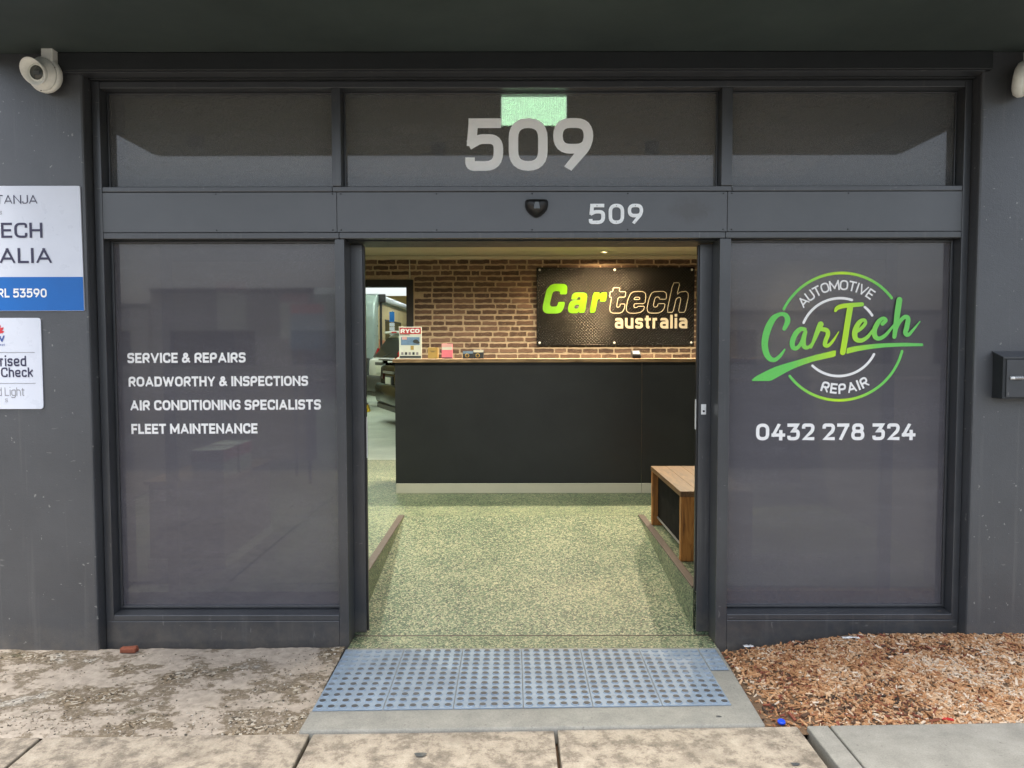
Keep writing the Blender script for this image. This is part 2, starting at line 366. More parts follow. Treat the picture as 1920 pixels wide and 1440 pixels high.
emis('warm_glow', (1.0, .72, .38), 12.0)

# ------------------------------------------------------------------ builders
WORLD = {}                                    # world position of every object, while roots are unrotated
def finish(name, me, mat, parent=None, smooth=False):
    vs = me.vertices
    if len(vs):
        lo = Vector((min(v.co[i] for v in vs) for i in range(3))); hi = Vector((max(v.co[i] for v in vs) for i in range(3)))
        c = (lo + hi) / 2
        me.transform(Matrix.Translation(-c))
    else: c = Vector()
    for m in (mat if isinstance(mat, (list, tuple)) else [mat]): me.materials.append(MATS[m])
    if smooth:
        for p in me.polygons: p.use_smooth = True
    o = bpy.data.objects.new(name, me); C.objects.link(o)
    if parent is not None:
        o.parent = parent; o.location = c - WORLD[parent]
    else: o.location = c
    WORLD[o] = c
    return o
def from_bm(name, bm, mat, parent=None, smooth=False):
    me = bpy.data.meshes.new(name); bm.normal_update(); bm.to_mesh(me); bm.free()
    return finish(name, me, mat, parent, smooth)
def bm_box(bm, x0, x1, y0, y1, z0, z1, bevel=0.0, mi=0, rot=None):
    t = bmesh.new(); r = bmesh.ops.create_cube(t, size=1)
    c = Vector(((x0 + x1) / 2, (y0 + y1) / 2, (z0 + z1) / 2))
    for v in t.verts:
        v.co = Vector((v.co.x * (x1 - x0), v.co.y * (y1 - y0), v.co.z * (z1 - z0)))
    if bevel: bmesh.ops.bevel(t, geom=t.edges[:], offset=bevel, segments=2, affect='EDGES', profile=.5)
    for f in t.faces: f.material_index = mi
    if rot is not None: bmesh.ops.rotate(t, verts=t.verts, cent=(0, 0, 0), matrix=rot)
    bmesh.ops.translate(t, verts=t.verts, vec=c)
    me = bpy.data.meshes.new('t'); t.to_mesh(me); t.free(); bm.from_mesh(me); bpy.data.meshes.remove(me)
def box(name, x0, x1, y0, y1, z0, z1, mat, parent=None, bevel=.003, rot=None):
    bm = bmesh.new(); bm_box(bm, x0, x1, y0, y1, z0, z1, bevel, 0, rot)
    return from_bm(name, bm, mat, parent)
def tag(o, label=None, cat=None, group=None, kind=None):
    if label: o['label'] = label
    if cat: o['category'] = cat
    if group: o['group'] = group
    if kind: o['kind'] = kind
    return o
def struct(o): o['kind'] = 'structure'; return o
def thing(name, loc, label, cat, group=None):
    o = bpy.data.objects.new(name, None); C.objects.link(o); o.location = loc; o.empty_display_size = .1
    WORLD[o] = Vector(loc); return tag(o, label, cat, group)
def prism(name, poly, y0, y1, mat, parent=None, bevel=0.0, axis='Y', smooth=False):
    """polygon in the XZ plane (axis Y) or YZ plane (axis X), pushed from y0 to y1"""
    bm = bmesh.new()
    P = (lambda a, b, d: (a, d, b)) if axis == 'Y' else ((lambda a, b, d: (d, a, b)) if axis == 'X' else (lambda a, b, d: (a, b, d)))
    A = [bm.verts.new(P(a, b, y0)) for a, b in poly]; B = [bm.verts.new(P(a, b, y1)) for a, b in poly]
    bm.faces.new(A); bm.faces.new(B[::-1]); n = len(poly)
    for i in range(n): bm.faces.new((A[i], B[i], B[(i + 1) % n], A[(i + 1) % n]))
    bmesh.ops.recalc_face_normals(bm, faces=bm.faces)
    if bevel: bmesh.ops.bevel(bm, geom=bm.edges[:], offset=bevel, segments=2, affect='EDGES', profile=.5, clamp_overlap=True)
    return from_bm(name, bm, mat, parent, smooth)
def bm_lathe(bm, prof, M=Matrix(), seg=24, mi=0, smooth=True):
    rings = []
    for r, z in prof:
        if r < 1e-6: rings.append([bm.verts.new(M @ Vector((0, 0, z)))])
        else: rings.append([bm.verts.new(M @ Vector((r * math.cos(2 * math.pi * k / seg), r * math.sin(2 * math.pi * k / seg), z))) for k in range(seg)])
    for a, b in zip(rings, rings[1:]):
        for k in range(seg):
            k2 = (k + 1) % seg
            if len(a) == 1 and len(b) == 1: continue
            if len(a) == 1: f = bm.faces.new((a[0], b[k2], b[k]))
            elif len(b) == 1: f = bm.faces.new((a[k], a[k2], b[0]))
            else: f = bm.faces.new((a[k], a[k2], b[k2], b[k]))
            f.material_index = mi; f.smooth = smooth
def lathe(name, prof, mat, parent=None, M=Matrix(), seg=24):
    bm = bmesh.new(); bm_lathe(bm, prof, M, seg); bmesh.ops.recalc_face_normals(bm, faces=bm.faces)
    return from_bm(name, bm, mat, parent)
def axis_matrix(p, d):
    return Matrix.Translation(p) @ Vector(d).normalized().to_track_quat('Z', 'Y').to_matrix().to_4x4()
def tube(name, p0, p1, r, mat, parent=None, seg=10):
    d = Vector(p1) - Vector(p0)
    return lathe(name, [(0, 0), (r, 0), (r, d.length), (0, d.length)], mat, parent, axis_matrix(Vector(p0), d), seg)

# flat lettering ----------------------------------------------------------
# a plain rounded sans: every glyph is a set of strokes on a unit box (x, y), with its width in cap heights
GL_ = {
 'A': (.90, [[(0, 0), (.5, 1)], [(.5, 1), (1, 0)], [(.26, .27), (.74, .27)]]), 'C': (.78, [[(1, .70, 'b'), (1, 1), (0, 1), (0, 0), (1, 0), (1, .30, 'b')]]),
 'D': (.80, [[(0, 0), (0, 1), (1, 1), (1, 0), 'c']]), 'E': (.66, [[(1, 1), (0, 1), (0, 0), (1, 0)], [(0, .5), (.88, .5)]]),
 'F': (.64, [[(1, 1), (0, 1), (0, 0)], [(0, .47), (.86, .47)]]), 'G': (.82, [[(1, .72, 'b'), (1, 1), (0, 1), (0, 0), (1, 0), (1, .48), (.55, .48, 'b')]]),
 'H': (.78, [[(0, 0), (0, 1)], [(1, 0), (1, 1)], [(0, .5), (1, .5)]]), 'I': (.0, [[(.5, 0), (.5, 1)]]),
 'J': (.60, [[(1, 1), (1, 0), (0, 0), (0, .26, 'b')]]), 'L': (.62, [[(0, 1), (0, 0), (1, 0)]]),
 'M': (1.0, [[(0, 0), (0, 1)], [(1, 0), (1, 1)], [(0, 1), (.5, .2)], [(.5, .2), (1, 1)]]), 'N': (.84, [[(0, 0), (0, 1)], [(1, 0), (1, 1)], [(0, 1), (1, 0)]]),
 'O': (.84, [[(0, 0), (0, 1), (1, 1), (1, 0), 'c']]), 'P': (.74, [[(0, 0), (0, 1), (1, 1), (1, .42), (0, .42)]]),
 'R': (.76, [[(0, 0), (0, 1), (1, 1), (1, .44), (0, .44)], [(.5, .44), (1, 0)]]),
 'S': (.72, [[(1, .78, 'b'), (1, 1), (0, 1), (0, .52), (1, .52), (1, 0), (0, 0), (0, .22, 'b')]]), 'T': (.74, [[(0, 1), (1, 1)], [(.5, 0), (.5, 1)]]),
 'U': (.78, [[(0, 1), (0, 0), (1, 0), (1, 1)]]), 'V': (.88, [[(0, 1), (.5, 0)], [(.5, 0), (1, 1)]]), 'W': (1.22, [[(0, 1), (.25, 0)], [(.25, 0), (.5, .9)], [(.5, .9), (.75, 0)], [(.75, 0), (1, 1)]]),
 'Y': (.82, [[(0, 1), (.5, .42)], [(1, 1), (.5, .42)], [(.5, 0), (.5, .42)]]),
 '&': (.88, [[(1, 0), (.18, .80), (.30, 1), (.62, 1), (.70, .72), (0, .42), (0, 0), (.55, 0), (.95, .48, 'b')]]),
 '0': (.76, [[(0, 0), (0, 1), (1, 1), (1, 0), 'c']]), '2': (.72, [[(0, .74, 'b'), (0, 1), (1, 1), (1, .58), (0, 0), (1, 0)]]),
 '3': (.72, [[(0, 1), (.92, 1), (.46, .58), (1, .58), (1, 0), (0, 0), (0, .22, 'b')]]), '4': (.80, [[(.52, 1), (.02, .27)], [(.02, .27), (1, .27)], [(.74, 0), (.74, .52)]]),
 '5': (.74, [[(.93, 1), (.12, 1)], [(.12, 1), (.05, .46, 'b')], [(.10, .54), (.34, .63), (1, .63), (1, 0), (0, 0), (0, .20, 'b')]]), '7': (.70, [[(0, 1), (1, 1)], [(.96, .96), (.28, 0)]]),
 '8': (.76, [[(.08, .54), (.08, 1), (.92, 1), (.92, .54), 'c'], [(0, 0), (0, .54), (1, .54), (1, 0), 'c']]),
 '9': (.78, [[(0, .40), (0, 1), (1, 1), (1, .40), 'c'], [(1, .66, 'b'), (.93, .46), (.42, 0)]]),
 'a': (.62, [[(.06, .60, 'b'), (.06, .72), (1, .72), (1, 0)], [(1, .40), (0, .40), (0, 0), (1, 0)]]), 'c': (.60, [[(1, .52, 'b'), (1, .72), (0, .72), (0, 0), (1, 0), (1, .20, 'b')]]),
 'd': (.64, [[(1, 1), (1, 0)], [(1, .72), (0, .72), (0, 0), (1, 0)]]), 'e': (.64, [[(0, .34), (1, .34), (1, .72), (0, .72), (0, 0), (1, 0), (1, .14, 'b')]]),
 'g': (.64, [[(1, .72), (1, -.28), (0, -.28), (0, -.16, 'b')], [(1, .72), (0, .72), (0, 0), (1, 0)]]), 'h': (.62, [[(0, 0), (0, 1)], [(0, .55), (0, .72), (1, .72), (1, 0)]]),
 'i': (.0, [[(.5, 0), (.5, .72)], [(.5, 1.06), (.5, 1.07)]]), 'k': (.62, [[(0, 0), (0, 1)], [(0, .30), (.95, .74)], [(.38, .44), (1, 0)]]), 'l': (.0, [[(.5, 0), (.5, 1)]]),
 'r': (.42, [[(0, 0), (0, .72)], [(0, .50), (0, .72), (1, .72, 'b')]]), 's': (.58, [[(1, .56, 'b'), (1, .72), (0, .72), (0, .37), (1, .37), (1, 0), (0, 0), (0, .16, 'b')]]),
 't': (.44, [[(.36, .92), (.36, 0), (1, 0, 'b')], [(0, .72), (1, .72)]]), 'u': (.62, [[(0, .72), (0, 0), (1, 0)], [(1, 0), (1, .72)]]),
}
def round_path(pts, r, closed):
    out = []; n = len(pts)
    for i, p in enumerate(pts):
        if not closed and i in (0, n - 1): out.append(p); continue
        a = Vector(pts[(i - 1) % n]); b = Vector(p); c = Vector(pts[(i + 1) % n])
        u = a - b; v = c - b; la, lc = u.length, v.length
        if la < 1e-6 or lc < 1e-6: out.append(p); continue
        ang = u.angle(v)
        if ang < 1.25: out.append(p); continue               # sharp corner of a letter such as N or M
        d = min(r, la * .5, lc * .5); A = b + u / la * d; B_ = b + v / lc * d
        for k in range(7):
            t = k / 6; out.append(tuple(A * (1 - t) ** 2 + b * 2 * t * (1 - t) + B_ * t * t))
    return out
ROUND = set('CDGOPRSUJ&023589acdeghkrstu')
def stroke_polys(pts, w, closed, caps):
    n = len(pts); L = []; Q = []
    P = [Vector(p) for p in pts]
    if not closed:
        for e, nb in ((0, 1), (n - 1, n - 2)):
            if caps[0 if e == 0 else 1]: P[e] = P[e] + (P[e] - P[nb]).normalized() * w / 2
    for i in range(n):
        d0 = (P[i] - P[(i - 1) % n]) if closed or i else None; d1 = (P[(i + 1) % n] - P[i]) if closed or i < n - 1 else None
        d0 = d0.normalized() if d0 is not None and d0.length > 1e-9 else None; d1 = d1.normalized() if d1 is not None and d1.length > 1e-9 else None
        d0 = d0 or d1; d1 = d1 or d0
        n0 = Vector((-d0.y, d0.x)); n1 = Vector((-d1.y, d1.x)); m = n0 + n1
        m = m.normalized() if m.length > 1e-6 else n0
        k = min(2.2, 1 / max(.2, m.dot(n1)))
        L.append(P[i] + m * w / 2 * k); Q.append(P[i] - m * w / 2 * k)
    return [(L[i], L[(i + 1) % n], Q[(i + 1) % n], Q[i]) for i in range(n if closed else n - 1)]
def glyph_quads(ch, s):
    """list of (quad, layer) for one letter of stroke weight s, plus its advance width"""
    w, st = GL_[ch]; w = max(w, s) ; out = []
    for layer, path in enumerate(st):
        closed = path[-1] == 'c'; pp = [p for p in path if p != 'c']
        caps = [len(pp[0]) == 2, len(pp[-1]) == 2]
        pts = [(s / 2 + p[0] * (w - s), s / 2 + p[1] * (1 - s)) for p in pp]
        if ch == 'D': r = [.02, .02, .40, .40]
        if ch in ROUND and ch != 'D': pts = round_path(pts, .36 if ch in 'COG0&2359' else .25, closed)
        elif ch == 'D':
            x0, x1, y0, y1 = pts[0][0], pts[2][0], pts[0][1], pts[1][1]; q = .34
            pts = [(x0, y0), (x0, y1)] + round_path([(x0 + .05, y1), (x1, y1), (x1, y0), (x0 + .05, y0)], q, False)
        clean = [pts[0]]
        for p in pts[1:]:
            if (Vector(p) - Vector(clean[-1])).length > 1e-4: clean.append(p)
        if closed and (Vector(clean[0]) - Vector(clean[-1])).length < 1e-4: clean.pop()
        hi_ = 1.2 if ch == 'i' else 1.0; lo_c = -.32 if ch == 'g' else 0.0
        out += [([Vector((min(w, max(0, p.x)), min(hi_, max(lo_c, p.y)))) for p in q], layer) for q in stroke_polys(clean, s, closed, caps)]
    return out, w
def text_quads(txt, s, gap=.13):
    x = 0; out = []; word = 0
    for ch in txt:
        if ch == ' ': x += .34; word += 1; continue
        qs, w = glyph_quads(ch, s)
        out += [([(p.x + x, p.y) for p in q], (l, word)) for q, l in qs]; x += w + gap
    return out
def lettering(name, txt, x0, x1, z0, z1, y, mat, parent, s=.2, rot=0.0, depth=0.0, gap=.13):
    """words fitted into x0..x1, z0..z1 on the plane y, facing the street"""
    qs = text_quads(txt, s, gap); xs = [p[0] for q, l in qs for p in q]; zs = [p[1] for q, l in qs for p in q]
    a, b, c, d = min(xs), max(xs), min(zs), max(zs); kx = (x1 - x0) / (b - a); kz = (z1 - z0) / (d - c)
    for wi in range(txt.count(' ') + 1):                     # every word is a piece of its own
        vs, fs = [], []
        for qi, (q, (l, word)) in enumerate(qs):
            if word != wi: continue
            n = len(vs)
            for px, pz in q:
                dx = (px - a) * kx; dz = (pz - c) * kz
                vs.append((x0 + dx * math.cos(rot) - dz * math.sin(rot), y - .00012 * l - .000012 * (qi % 40), z0 + dx * math.sin(rot) + dz * math.cos(rot)))
            fs.append((n, n + 1, n + 2, n + 3))
        me = bpy.data.meshes.new(name); me.from_pydata(vs, [], fs)
        if depth:
            bm = bmesh.new(); bm.from_mesh(me)
            r = bmesh.ops.extrude_face_region(bm, geom=bm.faces[:])
            for g in r['geom']:
                if isinstance(g, bmesh.types.BMVert): g.co.y -= depth
            bmesh.ops.recalc_face_normals(bm, faces=bm.faces); bm.to_mesh(me); bm.free()
        o = finish(name, me, mat, parent)
    return o
def chaikin(pts, k=.18, closed=True):
    out = []; n = len(pts)
    for i in range(n if closed else n - 1):
        a = pts[i]; b = pts[(i + 1) % n]
        out.append(tuple(p + (q - p) * k for p, q in zip(a, b))); out.append(tuple(p + (q - p) * (1 - k) for p, q in zip(a, b)))
    return out
def catmull(pts, n=6):
    out = []
    P = [pts[0]] + list(pts) + [pts[-1]]
    for i in range(1, len(P) - 2):
        for k in range(n):
            t = k / n
            out.append(tuple(.5 * (2 * b + (c - a) * t + (2 * a - 5 * b + 4 * c - d) * t * t + (3 * b - a - 3 * c + d) * t ** 3) for a, b, c, d in zip(P[i - 1], P[i], P[i + 1], P[i + 2])))
    out.append(tuple(pts[-1])); return out
def bm_ribbon(bm, pts, closed, T, y, cap=True):
    """pts: (u, v, width) centre line; T maps (u, v) to world x, z"""
    L = []; Rr = []; n = len(pts)
    for i, (u, v, w) in enumerate(pts):
        a = pts[(i - 1) % n] if closed or i else pts[i]; b = pts[(i + 1) % n] if closed or i < n - 1 else pts[i]
        d = Vector((b[0] - a[0], b[1] - a[1])); d = d.normalized() if d.length > 1e-9 else Vector((1, 0))
        nn = Vector((-d.y, d.x)) * w / 2
        yi = y - (.000010 * i if not closed else 0)
        L.append(bm.verts.new((*T(u + nn.x, v + nn.y, yi),))); Rr.append(bm.verts.new((*T(u - nn.x, v - nn.y, yi),)))
    for i in range(n if closed else n - 1):
        j = (i + 1) % n; bm.faces.new((L[i], L[j], Rr[j], Rr[i]))
    if cap and not closed:
        for (i, j) in ((0, 1), (n - 1, n - 2)):
            u, v, w = pts[i]; d = Vector((u - pts[j][0], v - pts[j][1])).normalized(); nn = Vector((-d.y, d.x))
            arc = [bm.verts.new((*T(u + (d.x * math.cos(q) + nn.x * math.sin(q)) * w / 2, v + (d.y * math.cos(q) + nn.y * math.sin(q)) * w / 2, y),)) for q in [math.pi * (k / 6 - .5) for k in range(1, 6)]]
            ends = (Rr[i], L[i]) if i == 0 else (Rr[i], L[i])
            side = arc
            e0 = bm.verts.new(T(u - nn.x * w / 2, v - nn.y * w / 2, y)); e1 = bm.verts.new(T(u + nn.x * w / 2, v + nn.y * w / 2, y))
            bm.faces.new([e0] + side + [e1])
def bm_poly(bm, poly, T, y, holes=()):
    """filled outline with optional holes"""
    loops = [poly] + list(holes); es = []
    for lp in loops:
        vs = [bm.verts.new(T(u, v, y)) for u, v in lp]
        es += [bm.edges.new((vs[i], vs[(i + 1) % len(vs)])) for i in range(len(vs))]
    bmesh.ops.triangle_fill(bm, use_beauty=True, use_dissolve=False, edges=es)

# ================================================================== THE STREET
WY, PY, GY = 3.78, 3.85, 3.93                 # wall face, frame face, glass
def sheet(name, x0, x1, y0, y1, z, mat, parent=None, nx=1, ny=1, fz=None):
    bm = bmesh.new(); V = []
    for j in range(ny + 1):
        row = []
        for i in range(nx + 1):
            x = x0 + (x1 - x0) * i / nx; y = y0 + (y1 - y0) * j / ny
            row.append(bm.verts.new((x, y, z + (fz(x, y) if fz else 0))))
        V.append(row)
    for j in range(ny):
        for i in range(nx): bm.faces.new((V[j][i], V[j][i + 1], V[j + 1][i + 1], V[j + 1][i]))
    if name == 'broken_paving':
        for v in bm.verts:
            k = (v.co.y - y0) / (y1 - y0); ya = edge_y(v.co.x) + .001; v.co.y = ya + (y1 - ya) * k; v.co.z = z + fz(v.co.x, v.co.y) - (.010 if k < .001 else 0)
    return from_bm(name, bm, mat, parent, smooth=bool(fz))
edge_y = lambda x: 2.988 + .0256 * x          # back edge of the footpath
struct(sheet('ground', -200, 200, -200, 200, -.20, 'dirt'))
struct(sheet('road', -200, 200, -28.0, -1.75, -.16, 'asphalt'))
struct(box('kerb', -60, 60, -1.74, -1.55, -.21, -.025, 'new_concrete', None, .02))

struct(sheet('far_footpath', -90, 90, -32.0, -28.0, -.06, 'new_concrete'))
def reflection_block(x0, x1, h, mat, label, nwin):  # unseen buildings, added to shape what the window panes reflect
    t = thing('reflection_building', ((x0 + x1) / 2, -32.2, -.1), label, 'building', 'unseen low buildings added for the window reflections')
    box('wall', x0, x1, -38, -32.2, -.15, h, mat, t, .01); box('parapet', x0 - .05, x1 + .05, -38.05, -32.1, h + .001, h + .25, 'new_concrete', t, .02)
    w = (x1 - x0) / nwin
    for i in range(nwin):
        a = x0 + w * (i + .15); b = x0 + w * (i + .85)
        p = box('window', a, b, -32.199, -32.17, .6, 2.4, 'car_glass', t, 0); box('frame', a - .05, b + .05, -32.199, -32.15, 2.401, 2.48, 'cream_paint', p, .01)
reflection_block(-50, -19.2, 3.6, 'cream_paint', 'long cream low building added across the street for the window reflections', 5)
reflection_block(-19, 6.6, 4.4, 'cream_paint', 'cream rendered building added directly across the street for the window reflections', 4)
reflection_block(6.8, 50, 3.2, 'cream_paint', 'pale building added across the street on the right for the window reflections', 6)

# footpath: a bed with separate cast slabs, laid a little askew to the shopfront
fp = struct(sheet('footpath', -60, 60, -1.55, 3.02, -.075, 'dirt'))
def slab(x0, x1, ya, mat, z=-.008, skew=0.0, name='slab'):
    poly = [(x0, ya), (x1, ya), (x1 + skew, edge_y(x1)), (x0 + skew, edge_y(x0))]
    return prism(name, poly, -.07, z, mat, fp, .006, 'Z')
jx = [-6.9, -5.9, -4.9, -3.87, -2.87, -1.872, -.808, .174, 1.168]
for a, b in zip(jx, jx[1:]): slab(a + .007, b - .007, 1.43, 'old_concrete', -.008 + random.uniform(-.003, .003))
s_new = slab(1.205, 1.292, 1.43, 'new_concrete', -.006, -.005)
slab(1.296, 3.4, 1.43, 'new_concrete', -.006, 0)
slab(3.41, 6.6, 1.43, 'new_concrete', -.006)
# the row nearer the kerb
for a, b in zip(jx, jx[1:]):
    prism('slab', [(a + .007, -1.54), (b - .007, -1.54), (b - .007, 1.415), (a + .007, 1.415)], -.07, -.010, 'old_concrete', fp, .006, 'Z')
prism('slab', [(1.205, -1.54), (6.6, -1.54), (6.6, 1.415), (1.205, 1.415)], -.07, -.008, 'new_concrete', fp, .006, 'Z')

# broken old paving left of the door
def rub(x, y):
    n = mnoise.fractal(Vector((x * 3.1, y * 3.1, 1.7)), 1.0, 2.1, 6)
    n2 = mnoise.noise(Vector((x * 26, y * 26, 4.0)))
    return .012 * n + .003 * n2 + .012 * max(0, (y - 3.3)) / .45 - .006
rp = struct(sheet('broken_paving', -4.2, -.855, 2.86, 3.80, .0, 'crumbled_concrete', None, 260, 76, rub))
rp.location.z -= .004
struct(sheet('soil', .95, 4.4, 2.99, 3.80, -.03, 'dirt', None, 80, 20, lambda x, y: .10 * max(0, (y - 3.05) / .73) * min(1, max(0, (x - 1.0) / .75)) + .006 * mnoise.noise(Vector((x * 9, y * 9, 0)))))
# concrete apron in front of the door
prism('apron', [(-.858, 2.962), (1.028, 3.008), (1.052, 3.80), (-.842, 3.80)], -.07, .004, 'apron_concrete', None, .008, 'Z')
struct(bpy.data.objects['apron'])

def scatter_chips(name, n, region, size, mat, kind='chip', tone=None, hfun=None):
    vs, fs, tn = [], [], []
    ico = bmesh.new(); bmesh.ops.create_icosphere(ico, subdivisions=1, radius=1); iv = [v.co.copy() for v in ico.verts]; ifc = [[v.index for v in f.verts] for f in ico.faces]; ico.free()
    for _ in range(n):
        x, y = region()
        if x is None: continue
        z = hfun(x, y); base = len(vs)
        if kind == 'chip':
            l = random.uniform(*size) * (1.5 if random.random() < .08 else 1); w = l * random.uniform(.14, .42); h = random.uniform(.0015, .004)
            M = Matrix.Translation((x, y, z + random.uniform(.0, .012))) @ Matrix.Rotation(random.uniform(0, math.pi), 4, 'Z') @ Matrix.Rotation(random.gauss(0, .32), 4, 'X') @ Matrix.Rotation(random.gauss(0, .28), 4, 'Y')
            tp = random.uniform(.35, 1)
            pts = [(-l / 2, -w / 2, -h), (l / 2, -w / 2 * tp, -h), (l / 2 * random.uniform(.8, 1.15), w / 2 * tp, -h), (-l / 2 * random.uniform(.8, 1.15), w / 2, -h)]
            pts += [(a, b, h) for a, b, c in pts]
            vs += [M @ Vector(p) for p in pts]
            fs += [[base + k for k in f] for f in ((0, 3, 2, 1), (4, 5, 6, 7), (0, 1, 5, 4), (1, 2, 6, 5), (2, 3, 7, 6), (3, 0, 4, 7))]
            tn += [tone(x, y)] * 8
        else:
            r = random.uniform(*size) * (1.8 if random.random() < .05 else 1)
            sc = Vector((r * random.uniform(.8, 1.3), r * random.uniform(.7, 1.1), r * random.uniform(.45, .8)))
            q = Matrix.Rotation(random.uniform(0, 6.28), 3, 'Z') @ Matrix.Rotation(random.uniform(-.5, .5), 3, 'X')
            vs += [q @ Vector((p.x * sc.x, p.y * sc.y, p.z * sc.z)) + Vector((x, y, z + sc.z * .25)) for p in iv]
            fs += [[base + k for k in f] for f in ifc]; tn += [tone(x, y)] * len(iv)
    me = bpy.data.meshes.new(name); me.from_pydata([tuple(v) for v in vs], [], fs)
    at = me.attributes.new('tone', 'FLOAT', 'POINT'); at.data.foreach_set('value', tn)
    return tag(finish(name, me, mat), kind='stuff')
def soil_h(x, y): return -.03 + .10 * max(0, (y - 3.05) / .73) * min(1, max(0, (x - 1.0) / .75))
def mulch_region():
    y = 3.02 + .76 * random.random(); x = 1.0 + 2.6 * random.random()
    xe = 1.03 + .05 * random.random()
    d = min(1, max(0, (x - xe) / .3))
    if x < xe or random.random() > .25 + .75 * d or y < edge_y(x) + .012: return None, None
    if x < 1.75 and y < 3.3 and random.random() < .35: return None, None
    return x, y
def mulch_tone(x, y):
    f = min(1, max(0, (x - 1.1) / 1.2)); n = mnoise.noise(Vector((x * 5, y * 5, 3)))
    n2 = mnoise.noise(Vector((x * 3.2 + 9, y * 4.0, 8)))
    base = .50 + .28 * f * (1 - .6 * max(0, (y - 3.45) / .3)) + .25 * n
    if n2 > .36 and random.random() < .6: base = .30
    if x < 1.8 and y < 3.28 and random.random() < .45: base -= .3
    return min(1, max(0, base + random.gauss(0, .20)))
ml = scatter_chips('mulch', 24000, mulch_region, (.010, .034), 'wood_chips', 'chip', mulch_tone, soil_h)
tag(ml, 'orange brown wood chip mulch piled against the right window plinth', 'mulch')
def grit_region():
    x = -2.9 + 2.05 * random.random(); y = 2.955 + .80 * random.random()
    if y < edge_y(x) + .006: return None, None
    dens = .10 + .9 * max(0, mnoise.noise(Vector((x * 3.2, y * 3.2, 7)))) + .7 * max(0, (x + 1.4) / .6) + (.6 if y < 3.15 else 0)
    return (x, y) if random.random() < dens * .6 else (None, None)
gr = scatter_chips('gravel', 8000, grit_region, (.0018, .0046), 'pebbles', 'stone', lambda x, y: random.random(), lambda x, y: rub(x, y) - .003)
tag(gr, 'loose pale grit and pebbles on the broken paving left of the door', 'gravel')

# tactile pavers
tile_labels = ['leftmost pale blue tactile paver with its back corner domes still pale', 'second tactile paver from the left in front of the doorway', 'third tactile paver from the left, left of the doorway middle',
               'third tactile paver from the right, right of the doorway middle', 'second tactile paver from the right, on the door apron', 'rightmost full tactile paver beside the apron end, next to the mulch']
dome_me = None
def make_dome():
    bm = bmesh.new(); bm_lathe(bm, [(.0180, 0), (.0158, .0035), (.0140, .005), (0, .0052)], seg=14, smooth=False)
    for f in bm.faces:
        if len(f.verts) == 3: f.material_index = 1
    bmesh.ops.recalc_face_normals(bm, faces=bm.faces)
    me = bpy.data.meshes.new('dome'); bm.to_mesh(me); bm.free()
    me.materials.append(MATS['tactile_blue']); me.materials.append(MATS['tactile_worn_top']); return me
dome_me = make_dome()
TZ = .0045
def tactile(x0, x1, y0, y1, nx, ny, label, tilt=0.0, yslope=0.0):
    t = thing('tactile_paver', ((x0 + x1) / 2, (y0 + y1) / 2, TZ), label, 'tactile paver', 'blue tactile pavers on the door apron')
    bm = bmesh.new(); bm_box(bm, x0 + .0015, x1 - .0015, y0, y1, TZ, TZ + .005, .0015)
    for v in bm.verts: v.co.y += yslope * (v.co.x - .05) * max(0, (3.766 - v.co.y) / .62)
    from_bm('base_plate', bm, 'tactile_blue', t)
    px, py = (x1 - x0) / nx, (y1 - y0) / ny
    for i in range(nx):
        for j in range(ny):
            o = bpy.data.objects.new('dome', dome_me); C.objects.link(o); o.parent = t
            x = x0 + px * (i + .5); y = y0 + py * (j + .5); y += yslope * (x - .05) * max(0, (3.766 - y) / .62)
            o.location = Vector((x, y, TZ + .0048)) - WORLD[t]
    return t
for i in range(6):
    tactile(-.846 + i * .2973, -.846 + (i + 1) * .2973, 3.146, 3.766, 6, 12, tile_labels[i], 0, .026)
e = tactile(.9395, 1.027, 3.52, 3.766, 2, 5, 'small cut piece of tactile paver overhanging the apron toward the mulch')
e.rotation_euler = (0, R(-1.0), 0); e.location.z += .001

# ================================================================== THE SHOP BUILDING
B = thing('shop_building', (0, WY, 0), 'dark charcoal painted shopfront with tinted windows under a flat awning', 'building')
box('wall', -4.4, -2.104, WY, 4.20, -.18, 3.6, 'charcoal_render', B, .012)
box('wall', 2.306, 4.6, WY, 4.20, -.18, 3.6, 'charcoal_render', B, .012)
box('wall', -2.104, 2.306, 3.86, 4.18, 2.885, 3.6, 'charcoal_render', B, 0)
# cornice beam over the windows
box('beam', -2.24, 2.34, 3.748, 3.86, 2.882, 2.972, 'trim_paint', B, .006)
box('trim', -2.20, 2.305, 3.752, 3.826, 2.875, 2.8815, 'charcoal_frame', B, .001)  # paler strip stands in for ground light on the beam's underside
box('trim', -2.10, 2.305, 3.828, 3.90, 2.868, 2.881, 'trim_paint', B, .002)
aw = box('awning', -2.60, 2.84, 2.20, 3.775, 2.972, 3.26, 'soffit_paint', B, .004)
box('fascia', -2.615, 2.855, 2.165, 2.196, 2.955, 3.30, 'trim_paint', aw, .004)
box('fascia', -2.634, -2.604, 2.20, 3.77, 2.955, 3.30, 'trim_paint', aw, .004)
box('fascia', 2.844, 2.874, 2.20, 3.77, 2.955, 3.30, 'trim_paint', aw, .004)

